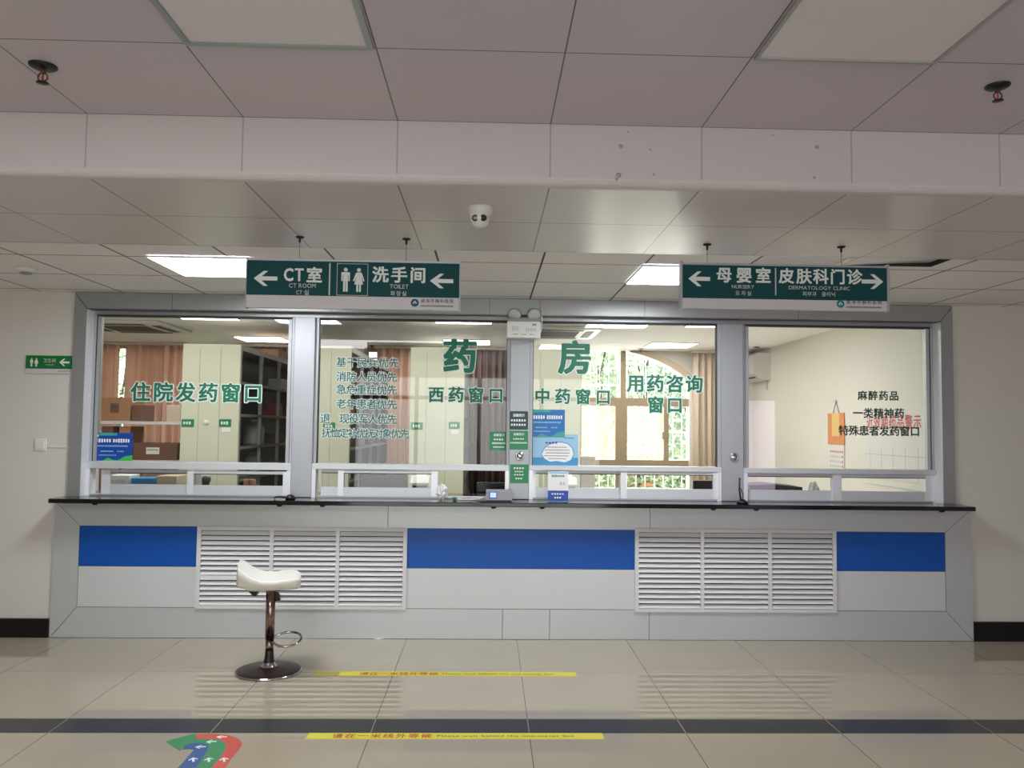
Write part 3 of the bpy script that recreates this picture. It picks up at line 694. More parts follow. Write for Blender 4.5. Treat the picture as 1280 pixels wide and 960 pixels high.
# toilet sign on the left wall
YQ = YW-.012
o = thing('wall_sign', 'small green toilet direction sign on the left wall beside the window surround', 'sign', (XY(61, 455, YW), YW, ZY(61, 466, YW)))
xa, xb = XY(32, 455, YQ), XY(89, 455, YQ)
q = MB(); q.box(xa, xb, YQ, YW, ZY(60, 461, YQ), ZY(60, 444.5, YQ), 'exit_green'); q.build('green_field', o)
q = MB(); q.box(xa, xb-.01, YQ, YW, ZY(60, 467, YQ), ZY(60, 461, YQ), 'sign_white'); q.scribble(XY(73, 464, YQ), XY(87, 464, YQ), ZY(80, 464, YQ), .006, YQ, 'ink', 10); q.build('white_strip', o)
q = MB(); man(q, XY(39.5, 452.5, YQ), ZY(39.5, 452.8, YQ), .062, YQ, 'white_letter', TH); woman(q, XY(45.5, 452.5, YQ), ZY(45.5, 453, YQ), .062, YQ, 'white_letter', TH); q.build('toilet_pictogram', o)
q = MB(); q.line('卫生间', XY(54, 451, YQ), XY(70, 451, YQ), ZY(62, 450.6, YQ), .03, YQ, 'pale_green', .012); q.words('TOILET', XY(57, 456, YQ), XY(68, 456, YQ), ZY(62, 456, YQ), .014, YQ, 'pale_green'); q.build('lettering', o)
q = MB(); q.prism(arrow_poly(XY(80.5, 453, YQ), ZY(80.5, 453, YQ), .074, .054, 1), YQ-TH, YQ, 'white_letter'); q.build('arrow', o)
# light switch with its cable duct
x, z = PY(51, 556, YW); o = thing('light_switch', 'white square light switch on the left wall below the toilet sign', 'light switch', (x, YW, z-.043))
q = MB(); q.box(x-.043, x+.043, YW-.009, YW, z-.043, z+.043, 'white_plastic', bevel=.004); q.build('plate', o)
q = MB(); q.box(x-.03, x+.03, YW-.013, YW-.009, z-.03, z+.03, 'white_plastic', bevel=.002); q.build('rocker', o)
q = MB(); q.box(x+.043, fxl, YW-.007, YW, ZY(70, 558.5, YW)-.005, ZY(70, 558.5, YW)+.005, 'white_plastic'); q.build('cable_duct', o)

# emergency light on the second post
YE = 5.895
o = thing('emergency_light', 'white twin head emergency light at the top of the middle post', 'emergency light', (XY(655, 412, YE), YE, ZY(655, 423, YE)))
xa, xb, za, zb = XY(634, 412, YE), XY(675.5, 412, YE), ZY(655, 423, YE), ZY(655, 402.5, YE)
q = MB(); q.box(xa, xb, YE-.03, YP, za, zb, 'white_plastic', bevel=.004)
yf = YE-.03
q.scribble(XY(640, 411, YE), XY(649, 411, YE), ZY(645, 411, YE), .04, yf, 'paper_grey', 4); q.scribble(XY(657, 412, YE), XY(671, 412, YE), ZY(664, 413, YE), .03, yf, 'paper_grey', 5)
q.scribble(XY(641, 418, YE), XY(671, 418, YE), ZY(655, 418.5, YE), .006, yf, 'grey_plastic', 3); q.box(XY(665, 407, YE), XY(670, 407, YE), yf-.001, yf, ZY(667, 408, YE), ZY(667, 405, YE), 'grey_plastic'); q.build('box', o)
q = MB(); q.box(XY(635, 400, YE), XY(674, 400, YE), YE-.02, YP-.005, zb, ZY(655, 398.5, YE), 'grey_plastic'); q.build('top_bracket', o)
for px, tn in ((643.5, -.25), (667.5, .2)):
    X, Z = PY(px, 393.5, YE); ax = Vector((tn, -.85, -.35)).normalized().to_track_quat('Z', 'Y').to_matrix()
    q = MB(); q.lathe((X, YE, Z), [(0, -.05), (.03, -.046), (.048, -.02), (.052, 0), (.054, .008), (.046, .009), (.043, .004)], 28, 'grey_plastic', ax); hd = q.build('lamp_head', o)
    q = MB(); q.lathe((X, YE, Z), [(.044, .006), (.036, .013), (.02, .018), (0, .019)], 28, 'frosted', ax); q.build('lens', hd)
    q = MB(); q.tube([(X, YE, ZY(px, 402, YE)), (X, YE+.01, Z-.02)], .009, 10, 'grey_plastic'); q.build('swivel', hd)
X = XY(677, 400, YC); q = MB(); q.tube([(X, YC-.006, ZS), (X+.002, YC-.008, ZY(677, 400, YC)), (X, YC+.01, ZY(677, 412, YC)), (XY(675, 418, YE)-.002, YE, ZY(675, 418, YE))], .004, 8, 'white_plastic'); q.build('cable', o)

# round intercom buttons on posts
for px, py, lab in ((650, 570, 'round steel intercom button on the middle post between green stickers'), (917.5, 571.5, 'round steel intercom button alone on the post before the fourth window')):
    X, Z = PY(px, py, YP); o = thing('intercom_button', lab, 'intercom button', (X, YP, Z-.033), 'intercom buttons on the posts')
    ax = Matrix.Rotation(math.pi/2, 3, 'X')
    q = MB(); q.lathe((X, YP, Z), [(.034, 0), (.034, .008), (.029, .013), (.024, .010)], 32, 'steel', ax); q.build('ring', o)
    q = MB(); q.lathe((X, YP, Z), [(.024, .009), (.016, .013), (0, .015)], 28, 'chrome', ax); q.build('button', o)

# ================================================================== GLASS LETTERING
YV = YG-.0012
def lettering(body, px0, px1, pyc, size, label, m='green_letter', off=.029, out=.045, group='green lettering stuck on the glass', ww=1., spec=None):
    cxp = (px0+px1)/2; z = ZY(cxp, pyc, YV); xl, xr = XY(px0, pyc, YV), XY(px1, pyc, YV)
    q = MB(); q.line(body, xl, xr, z, size, YV, m, off, ww)
    o = tag(q.build('window_lettering'), label, 'lettering', group)
    if out:
        q = MB(); q.line(body, xl, xr, z, size, YV+.0011, 'white_letter', off+out, ww, th=.0009); p = q.build('outline', o); p['label'] = 'white outline behind the letters'
    return o
lettering('住院发药窗口', 163, 329, 490.5, .15, 'green characters 住院发药窗口 across the first window')
lettering('药', 554, 596, 445, .262, 'very large green character 药 high on the second window', off=.036, out=.026)
lettering('房', 697, 741, 446.5, .262, 'very large green character 房 high on the third window', off=.036, out=.026)
lettering('西药窗口', 535, 630, 493.5, .122, 'green characters 西药窗口 under the very large 药')
lettering('中药窗口', 668, 764, 495.5, .122, 'green characters 中药窗口 under the very large 房')
lettering('用药咨询', 783.5, 879, 479.5, .138, 'green characters 用药咨询 before the arched garden window')
lettering('窗口', 809, 854, 506, .13, 'green characters 窗口 directly below 用药咨询')
gl = 'priority list lines on the second window'
for body, a, b, y, nm in (('基干民兵优先', 420, 499, 453, 'topmost'), ('消防人员优先', 420, 496.5, 471, 'second'), ('急危重症优先', 420, 496.5, 487, 'third'), ('老年患者优先', 420, 496.5, 505, 'fourth')):
    lettering(body, a, b, y, .079, 'small outlined characters %s, %s line of the priority list' % (body, nm), 'teal_letter', .016, .055, gl)
lettering('退 现役军人优先', 400, 496.5, 523.5, .079, 'small outlined characters 退 现役军人优先, fifth line of the priority list', 'teal_letter', .016, .055, gl)
lettering('抚恤定补优抚对象优先', 402, 511.5, 541.5, .074, 'small outlined characters 抚恤定补优抚对象优先, bottom line of the priority list', 'teal_letter', .016, .055, gl)
g4 = 'dark lettering on the fourth window'
lettering('麻醉药品', 1072, 1123.5, 494.5, .076, 'small dark characters 麻醉药品, top line on the fourth window', 'dark_green_letter', .028, 0, g4)
lettering('一类精神药', 1066, 1130.5, 516.5, .08, 'small dark characters 一类精神药, middle line on the fourth window', 'dark_green_letter', .028, 0, g4)
lettering('特殊患者发药窗口', 1048, 1150, 538.5, .08, 'small dark characters 特殊患者发药窗口, bottom line on the fourth window', 'dark_green_letter', .028, 0, g4)

# ------------------------------------------------------------------ stickers and posters
def plate(q, px0, px1, py0, py1, y, th, m):
    cxp, cyp = (px0+px1)/2, (py0+py1)/2
    q.box(XY(px0, cyp, y), XY(px1, cyp, y), y-th, y, ZY(cxp, py1, y), ZY(cxp, py0, y), m)
def sticker(px0, px1, py0, py1, y, m, rows, label, r=.008, head=None, group='notice stickers around the middle post'):
    cxp, cyp = (px0+px1)/2, (py0+py1)/2; x0, x1, z0, z1 = XY(px0, cyp, y), XY(px1, cyp, y), ZY(cxp, py1, y), ZY(cxp, py0, y)
    q = MB(); pts = []
    for ccx, ccz, a in ((x1-r, z1-r, 0), (x0+r, z1-r, 90), (x0+r, z0+r, 180), (x1-r, z0+r, 270)):
        for k in range(5): an = math.radians(a+k*22.5); pts.append((ccx+r*math.cos(an), ccz+r*math.sin(an)))
    q.prism(pts, y-.0015, y, m)
    for k, (f, wd, n, hh) in enumerate(rows):
        zc = z1-(z1-z0)*f; c = (x0+x1)/2; hw = (x1-x0)*wd/2
        if head and k == 0: q.line(head, c-hw, c+hw, zc, hh, y-.0015, 'white_letter', .02)
        else: q.scribble(c-hw, c+hw, zc, hh, y-.0015, 'paper', n)
    return tag(q.build('notice_sticker'), label, 'sticker', group)
sticker(637, 660, 514, 537, YP, 'sticker_dark', ((.22, .66, 4, .024), (.5, .84, 6, .018), (.74, .84, 6, .018)), 'dark green notice sticker, topmost on the middle post', head='温馨提示')
sticker(637, 660, 538.5, 562, YP, 'sticker_green', ((.18, .6, 4, .02), (.43, .6, 5, .012), (.64, .9, 12, .012)), 'bright green notice sticker on the middle post just above the intercom button', .004, head='温馨提示')
sticker(637.5, 660.5, 580.5, 604, YP, 'sticker_green', ((.2, .6, 4, .016), (.38, .5, 4, .01), (.55, .55, 4, .01), (.75, .4, 3, .012)), 'green notice sticker on the middle post below the intercom button', .004)
sticker(612, 635.5, 539.5, 563, YG, 'sticker_green', ((.18, .6, 4, .02), (.42, .55, 4, .014), (.62, .72, 9, .014), (.82, .6, 7, .014)), 'green notice sticker on the second window glass left of the middle post', .004, head='温馨提示')

# posters on glass
def poster_blue(px0, px1, py0, py1, y, label, m0, m1):
    q = MB(); plate(q, px0, px1, py0, py1, y, .0015, m0); y2 = y-.0015; H = py1-py0; Wd = px1-px0
    plate(q, px0+Wd*.14, px0+Wd*.6, py0, py0+H*.1, y2, .0006, 'poster_teal')
    cxp, cyp = px0+Wd*.07, py0+H*.1; X, Z = PY(cxp, cyp, y2)
    q.lathe((X, y2, Z), [(0, .001), (.018, .001), (.018, 0)], 16, 'poster_leaf', Matrix.Rotation(math.pi/2, 3, 'X')); q.lathe((X, y2-.001, Z), [(0, .0006), (.01, .0006), (.01, 0)], 12, 'paper', Matrix.Rotation(math.pi/2, 3, 'X'))
    def row(f, a, b, h, n, mm='paper'): q.scribble(XY(px0+Wd*a, cyp, y2), XY(px0+Wd*b, cyp, y2), ZY(px0+Wd/2, py0+H*f, y2), h, y2, mm, n)
    row(.28, .05, .46, .03, 6); row(.28, .5, .95, .03, 7); row(.47, .08, .9, .012, 22, 'poster_pale'); row(.66, .18, .52, .01, 10, 'poster_pale'); row(.66, .62, .8, .01, 4, 'poster_pale'); row(.8, .14, .6, .008, 12, 'poster_pale')
    a = [(px0+Wd*.2, py1), (px0+Wd*.35, py1-H*.12), (px0+Wd*.48, py1-H*.04), (px0+Wd*.62, py1-H*.02), (px0+Wd*.8, py1-H*.16), (px1, py1-H*.2), (px1, py1)]
    q.prism([PY(*p, y2) for p in a], y2-.0007, y2, m1)
    return tag(q.build('poster'), label, 'poster', 'posters stuck on the glass')
poster_blue(118, 165.5, 541, 576, YG, 'blue medical poster with green wave in the lower corner of the first window', 'poster_blue', 'poster_leaf')
poster_blue(661.5, 706, 512, 546, YG-.0035, 'blue poster with white headline on the third window, above the pale blue one', 'poster_mid', 'poster_teal')
q = MB(); plate(q, 662, 722.5, 543, 582, YG, .0015, 'poster_pale'); y2 = YG-.0015
plate(q, 662, 722.5, 572, 582, y2, .0005, 'poster_cyan')
cl_ = [(676, 568), (680, 560), (686, 555), (694, 552), (702, 552), (710, 554), (716, 560), (718, 568), (714, 576), (706, 579), (696, 577), (687, 578), (680, 574)]
q.prism([PY(a, b, y2) for a, b in cl_], y2-.0012, y2, 'poster_cyan'); q.prism([PY(697+(a-697)*.95, 566+(b-566)*.92, y2) for a, b in cl_], y2-.0018, y2, 'paper')
for k, (a, b) in enumerate(((684, 709), (681, 712), (683, 713), (680, 711), (686, 708))): q.scribble(XY(a, 566, y2), XY(b, 566, y2), ZY(697, 559+3.6*k, y2), .007, y2-.0018, 'ink', 12)
q.scribble(XY(682, 554, y2), XY(698, 554, y2), ZY(690, 553.5, y2), .016, y2-.0018, 'poster_blue', 4)
q.scribble(XY(705, 548, y2), XY(718, 548, y2), ZY(711, 547.5, y2), .008, y2, 'ink', 7)
tag(q.build('poster'), 'pale blue notice poster with a white cloud panel, low on the third window', 'poster', 'posters stuck on the glass')

# ================================================================== COUNTERTOP THINGS
def zc(): return ZT+.0005
# queue terminal
x0, x1 = XY(607.5, 620, 5.86), XY(640, 620, 5.86); z0 = zc()
o = thing('card_terminal', 'grey payment terminal with small lit blue screen in front of the middle post', 'card terminal', ((x0+x1)/2, 5.9, z0))
q = MB(); q.prism([(5.84, z0+.008), (5.845, z0+.07), (5.86, z0+.078), (5.95, z0+.078), (5.95, z0+.008)], x0, x1, 'grey_plastic', 'YZ'); q.build('body', o)
q = MB(); q.box(x0+.005, x1-.01, 5.842, 5.95, z0, z0+.008, 'black_plastic'); q.build('base', o)
xs, ze = XY(616.5, 618, 5.84), ZY(616.5, 618.8, 5.84)
q = MB(); q.box(xs-.028, xs+.028, 5.8395, 5.842, ze-.024, ze+.024, 'poster_blue'); q.box(xs-.022, xs+.022, 5.8388, 5.8395, ze-.018, ze+.018, 'screen_on'); q.build('screen', o)
q = MB(); q.tube([(x0, 5.9, z0+.03), (x0-.05, 5.88, z0+.012), (x0-.12, 5.9, z0+.006), (x0-.2, 5.89, z0+.006)], .005, 8, 'white_plastic'); q.build('cable', o)
# card stand with blue foot
YK = 5.86
x0, x1 = XY(684.5, 608, YK), XY(711, 608, YK); z0 = zc(); z1 = ZY(697, 589, YK)
o = thing('card_stand', 'clear acrylic card stand with white card and blue lower band on the countertop', 'card stand', ((x0+x1)/2, YK, z0))
q = MB(); q.box(x0, x1, YK+.012, YK+.015, z0, z1, 'acrylic'); q.box(x0, x1, YK+.003, YK+.08, z0, z0+.003, 'acrylic'); q.build('holder', o)
q = MB(); zm_ = z0+(z1-z0)*.36; q.box(x0+.004, x1-.004, YK+.004, YK+.011, zm_, z1-.003, 'paper'); q.scribble(x0+.03, x1-.03, z1-.035, .016, YK+.004, 'exit_green', 7); q.scribble(x0+.09, x1-.02, z1-.09, .03, YK+.004, 'paper_grey', 2)
q.box(x0+.01, x1-.01, YK+.003, YK+.004, z1-.018, z1-.006, 'poster_pale'); q.build('card', o)
q = MB(); q.box(x0+.003, x1-.003, YK+.0035, YK+.0115, z0+.004, zm_, 'poster_blue'); q.scribble(x0+.03, x1-.03, z0+.055, .012, YK+.0035, 'paper', 5); q.scribble(x0+.05, x1-.05, z0+.028, .012, YK+.0035, 'paper', 3); q.build('blue_band', o)
# crumpled tissue bag
YN = 5.92; xk = XY(552.5, 615, YN); z0 = zc(); q = MB()
def crumple(q, c, rx, ry, h, m, amp, seed):
    rnd = random.Random(seed); bm2 = bmesh.new(); bmesh.ops.create_icosphere(bm2, subdivisions=3, radius=1)
    k = q.mi(m); mp = {}
    for v in bm2.verts:
        d = 1+rnd.uniform(-amp, amp*.6); z_ = (v.co.z*d+1)/2; mp[v] = q.bm.verts.new((c[0]+v.co.x*d*rx*(1-.25*z_), c[1]+v.co.y*d*ry*(1-.25*z_), c[2]+max(0, min(1.1, z_))*h))
    for f in bm2.faces: g_ = q.bm.faces.new([mp[v] for v in f.verts]); g_.material_index = k
    bm2.free()
crumple(q, (xk, YN, z0), .046, .04, .12, 'med_white', .3, 3)
tag(q.build('plastic_bag'), 'crumpled white plastic bag standing by the open sash of the second window', 'bag')
xk = XY(568.5, 621.5, 5.9); q = MB(); q.ellipsoid((xk, 5.9, z0+.012), .018, .016, .012, 'sticker_green', 14, 8); q.tube([(xk+.012, 5.9, z0+.01), (xk+.05, 5.895, z0+.008)], .006, 8, 'med_white')
tag(q.build('hand_sanitiser_cap'), 'small green cap lying on the countertop near the grey terminal', 'bottle cap')
# pens on chains
def pen_stand(px, py, label, lying):
    x = XY(px, py, 5.86); z = zc(); o = thing('pen_holder', label, 'pen holder', (x, 5.86, z), 'counter pens on their black bases')
    if lying:
        q = MB(); q.lathe((x, 5.86, z), [(0, 0), (.034, 0), (.036, .012), (.026, .026), (.01, .034), (0, .035)], 20, 'black_plastic'); q.build('base', o)
        q = MB(); q.tube([(x-.03, 5.855, z+.012), (x-.07, 5.85, z+.018), (x-.1, 5.85, z+.016), (x-.115, 5.855, z+.006)], .006, 8, 'black_plastic'); q.build('pen', o)
    else:
        q = MB(); q.lathe((x, 5.86, z), [(0, 0), (.04, 0), (.042, .01), (.03, .018), (.012, .03), (0, .032)], 20, 'black_plastic'); q.build('base', o)
        q = MB(); q.tube([(x-.012, 5.86, z+.02), (x-.022, 5.86, z+.1), (x-.02, 5.86, z+.185)], .0065, 8, 'black_plastic'); q.tube([(x+.0, 5.86, z+.02), (x+.006, 5.86, z+.06), (x-.008, 5.86, z+.1), (x-.016, 5.86, z+.11)], .0035, 6, 'black_plastic'); q.build('pen', o)
pen_stand(363, 621, 'black pen lying beside its round base at the first post', True)
pen_stand(928, 626, 'black pen standing upright in its base before the fourth window', False)
# rubber bumpers under the countertop edge
for k, px in enumerate((116, 348, 402, 617, 678, 893, 947, 1180)):
    X = XY(px, 632, YT); q = MB(); q.lathe((X, YT+.03, ZT0-.0005), [(0, 0), (.02, 0), (.02, -.006), (.012, -.013), (0, -.014)], 14, 'black_plastic')
    names = ['under the left end', 'left of the first post', 'right of the first post', 'left of the middle post', 'right of the middle post', 'left of the third post', 'right of the third post', 'under the right end']
    tag(q.build('rubber_foot_pad'), 'small black bump under the countertop edge, %s' % names[k], 'bumper', 'small bumps under the countertop edge')

# ================================================================== STOOL
sx, sy = PZ(336, 839, 0)
o = thing('bar_stool', 'white leather bar stool with chrome post and dark disc base', 'stool', (sx, sy, 0))
q = MB(); q.lathe((sx, sy, 0), [(0, 0), (.2, 0), (.203, .006), (.196, .012), (.15, .018), (.08, .026), (.045, .034), (.03, .05), (0, .05)], 56, 'base_brown'); bs_ = q.build('base_disc', o)
q = MB(); q.lathe((sx, sy, 0), [(.197, .0115), (.2045, .006), (.2025, .003)], 56, 'chrome'); q.build('rim', bs_)
q = MB(); q.lathe((sx, sy, 0), [(.05, .033), (.038, .045), (.036, .058), (.034, .06)], 28, 'chrome'); q.lathe((sx, sy, 0), [(.036, .058), (.03, .075), (.027, .1), (.026, .13), (.024, .132)], 28, 'black_plastic'); q.build('collar', o)
zs = .52
q = MB(); q.cyl((sx, sy, .12), (sx, sy, .2), .0255, .0255, 28, 'chrome_pink'); q.cyl((sx, sy, .2), (sx, sy, zs), .029, .029, 28, 'chrome_pink'); q.build('post', o)
# foot ring
q = MB(); pts = []; rr = .085
for k in range(29):
    a = math.radians(-152+304*k/28); px_, py_ = .112+rr*math.cos(a), rr*math.sin(a)
    pts.append((sx+px_, sy+py_*.97-.005, .2+py_*.28))
pts = [(sx+.02, sy-.02, .2)]+pts+[(sx+.02, sy+.015, .21)]
q.tube(pts, .0075, 10, 'chrome'); q.build('foot_ring', o)
# seat: swivelled, low back at the left
q = MB()
def seat_pt(u, v):
    """u: 0 back edge .. 1 front edge along the seat, v: -1..1 across"""
    xs_ = [(-.2, .118), (-.192, .108), (-.165, .082), (-.12, .048), (-.06, .02), (.02, .014), (.1, .024), (.155, .022), (.185, .004)]
    f = u*(len(xs_)-1); i = min(int(f), len(xs_)-2); k = f-i
    x = xs_[i][0]*(1-k)+xs_[i+1][0]*k; z = xs_[i][1]*(1-k)+xs_[i+1][1]*k
    wd = .175+.025*math.sin(math.pi*min(1, u*1.1)) - (.09*max(0, (.16-u)/.16)**1.5) - .07*max(0, (u-.8)/.2)**2
    z2 = z+.012*abs(v)**3
    return Vector((x, v*wd, z2))
NU, NV = 22, 14
top = [[seat_pt(i/NU, -1+2*j/NV) for j in range(NV+1)] for i in range(NU+1)]
def under(p, i, j):
    u = i/NU; v = -1+2*j/NV
    edge = max(abs(v)**4, 0)
    dx = -.012*(1-u) if u < .25 else .0
    zb = .0
    zl = -.045+max(0, (-.12-p.x))*.45*(1 if p.x < -.12 else 0)
    return Vector((p.x*(.97)+dx, p.y*.96, min(p.z-.03, zl+.02*edge)))
mt_ = Matrix.Translation((sx, sy, zs+.045)) @ Matrix.Rotation(math.radians(13), 4, 'Z')
TV = [[q.bm.verts.new(mt_ @ p) for p in row] for row in top]
UV = [[q.bm.verts.new(mt_ @ under(top[i][j], i, j)) for j in range(NV+1)] for i in range(NU+1)]
k_ = q.mi('leather')
def fc(a): f = q.bm.faces.new(a); f.material_index = k_; f.smooth = True
for i in range(NU):
    for j in range(NV):
        fc((TV[i][j], TV[i][j+1], TV[i+1][j+1], TV[i+1][j])); fc((UV[i][j], UV[i+1][j], UV[i+1][j+1], UV[i][j+1]))
    fc((TV[i][0], TV[i+1][0], UV[i+1][0], UV[i][0])); fc((TV[i][NV], UV[i][NV], UV[i+1][NV], TV[i+1][NV]))
for j in range(NV):
    fc((TV[0][j], UV[0][j], UV[0][j+1], TV[0][j+1])); fc((TV[NU][j], TV[NU][j+1], UV[NU][j+1], UV[NU][j]))
q.build('seat', o, sub=1)
q = MB(); q.prism([(sx-.145, zs+.005), (sx-.07, zs+.005), (sx-.078, zs-.03), (sx-.09, zs-.052), (sx-.108, zs-.045), (sx-.135, zs-.018)], sy-.03, sy+.03, 'black_plastic'); q.build('lever_housing', o)
q = MB(); q.prism([(sx+.025, zs-.03), (sx+.035, zs-.03), (sx+.052, zs-.055), (sx+.056, zs-.082), (sx+.03, zs-.09)], sy+.0, sy+.03, 'black_plastic'); q.tube([(sx+.03, sy+.02, zs-.02), (sx+.08, sy+.02, zs-.005), (sx+.12, sy+.0, zs-.008)], .006, 8, 'black_plastic'); q.build('lever', o)

# ================================================================== FLOOR MARKINGS
def tape(px0, px1, py, h, label, cs, ce, es, ee, ch):
    X0, Yc_ = PZ(px0, py, 0); X1, Yc2 = PZ(px1, py, 0); Y = (Yc_+Yc2)/2
    q = MB(); q.box(X0, X1, Y-h/2, Y+h/2, .0002, .001, 'tape')
    q.line('请在一米线外等候', PZ(cs, py, 0)[0], PZ(ce, py, 0)[0], Y, ch, .001, 'tape_red', .02, 1., 'XY', .0006)
    q.words('Please wait behind the one-meter line', PZ(es, py, 0)[0], PZ(ee, py, 0)[0], Y, ch*.62, .001, 'tape_ink', .012, 'XY', .0006)
    if px0 > 390: q.box(X0-.001, PZ(424, py, 0)[0], Y-h/2-.003, Y+h/2+.003, .0002, .0014, 'tape_dull')
    return tag(q.build('floor_tape'), label, 'floor tape', 'yellow waiting line tapes on the floor')
tape(392, 720, 842.5, .085, 'yellow waiting line tape on the floor next to the stool base', 449, 548, 553, 692, .06)
tape(384, 754, 920.2, .078, 'yellow waiting line tape on the floor along the dark tile stripe', 415, 540, 546, 718, .056)
# coloured direction arrow
q = MB()
fl = lambda pts: [PZ(a, b, 0) for a, b in pts]
red = [(245, 923.5), (245, 918), (268, 917.5), (283, 918.5), (294, 921.5), (301, 926), (303, 931), (298, 938), (288, 950), (282, 960), (276, 970), (256, 970), (264, 960), (272, 951), (279, 942), (283, 934), (281, 928), (272, 924.5), (262, 923.8)]
grn = [(207, 927), (243, 917), (245, 918), (245, 923.5), (262, 923.8), (272, 924.5), (281, 928), (283, 934), (279, 942), (272, 951), (264, 960), (256, 970), (238, 970), (246, 958), (253, 948), (259, 938), (261, 932), (255, 929.5), (245, 929), (235, 930.5), (228, 934), (227, 936.5), (224.5, 938.5)]
blu = [(230, 933.5), (235, 930.5), (245, 929), (255, 929.5), (261, 932), (259, 938), (253, 948), (246, 958), (238, 970), (216, 970), (224, 960), (233, 948), (243, 937), (237, 936.2), (228, 936.8)]
for p, m_, z_ in ((red, 'arrow_red', .001), (grn, 'arrow_green', .0012), (blu, 'arrow_blue', .0014)): q.prism(fl(p), .0002, z_, m_, 'XY')
def warrow(px, py, ang, s):
    X, Y = PZ(px, py, 0); ca, sa = math.cos(ang), math.sin(ang)
    P_ = arrow_poly(0, 0, s, s*.8, 1); q.prism([(X+u*ca-v*sa, Y+u*sa+v*ca) for u, v in P_], .0014, .0022, 'white_letter', 'XY')
for px, py, a in ((277, 921.5, .1), (264, 927.5, .15), (250.5, 934, .1), (241.5, 950, -1.2), (261, 950, -1.2), (280, 950, -1.2)): warrow(px, py, a, .05)
tag(q.build('floor_arrow_sticker'), 'curved red green and blue direction arrow stuck on the floor', 'floor sticker')
# scrap of paper by the counter
x, y = PZ(473, 798.8, 0); q = MB(); q.prism([(x-.03, y-.012), (x+.0, y-.02), (x+.035, y), (x+.02, y+.014), (x-.02, y+.01)], .0005, .004, 'paper', 'XY')
tag(q.build('paper_scrap'), 'tiny white scrap of paper on the floor at the foot of the counter', 'paper scrap')

# ================================================================== INSIDE THE PHARMACY
# ceiling panels
for px, Yc_, lab in ((252, 7.83, 'lit ceiling panel nearest the glass above the first window'), (329, 9.95, 'lit ceiling panel over the shelf rows behind the first window'), (578.5, 7.83, 'lit ceiling panel nearest the glass above the very large 药'), (584, 9.95, 'lit ceiling panel half hidden by the very large 药'), (702, 10.35, 'lit ceiling panel half hidden by the very large 房'), (838, 9.95, 'lit ceiling panel above the arched garden window'), (900, 7.83, 'lit ceiling panel behind the top of the third post')):
    X = XY(px, 420, Yc_); flush_lamp('pharmacy_panel_light', lab, 'ceiling light', X-.29, X+.29, Yc_-.29, Yc_+.29, ZP, 'lamp_on', .01, 'white_plastic', 'lit ceiling panels inside the pharmacy')
def cassette(X, Y, s, label):
    o = thing('ceiling_air_conditioner', label, 'air conditioner', (X, Y, ZP), 'ceiling cassette air conditioners')
    q = MB(); q.box(X-s/2, X+s/2, Y-s/2, Y+s/2, ZP-.035, ZP+.001, 'white_plastic', bevel=.015, seg=3); q.build('panel', o)
    q = MB(); q.box(X-s*.27, X+s*.27, Y-s*.27, Y+s*.27, ZP-.042, ZP-.035, 'ac_grille'); 
    for k in range(9): q.box(X-s*.26, X+s*.26, Y-s*.25+s*.055*k, Y-s*.25+s*.055*k+.012, ZP-.045, ZP-.042, 'dark_opening')
    q.build('intake_grille', o)
    for ax_, sg in ((0, -1), (0, 1), (1, -1), (1, 1)):
        q = MB(); a, b = s*.3, s*.045; c = sg*s*.385
        if ax_: q.box(X-a, X+a, Y+c-b, Y+c+b, ZP-.039, ZP-.0355, 'dark_opening')
        else: q.box(X+c-b, X+c+b, Y-a, Y+a, ZP-.039, ZP-.0355, 'dark_opening')
        q.build('air_outlet', o)
cassette(XY(165, 415, 8.75), 8.75, .95, 'square ceiling air conditioner seen through the first window')
cassette(XY(692, 415, 8.7), 8.7, .95, 'square ceiling air conditioner seen through the third window')
for px, py, lab in ((465, 432, 'tiny sprinkler on the pharmacy ceiling above the priority list'), (801, 436, 'tiny sprinkler on the pharmacy ceiling beside the arched window lamp'), (946, 433.5, 'tiny sprinkler on the pharmacy ceiling above the wall air conditioner')):
    sprinkler(px, py, ZP, lab, .9, 'sprinklers on the pharmacy ceiling')

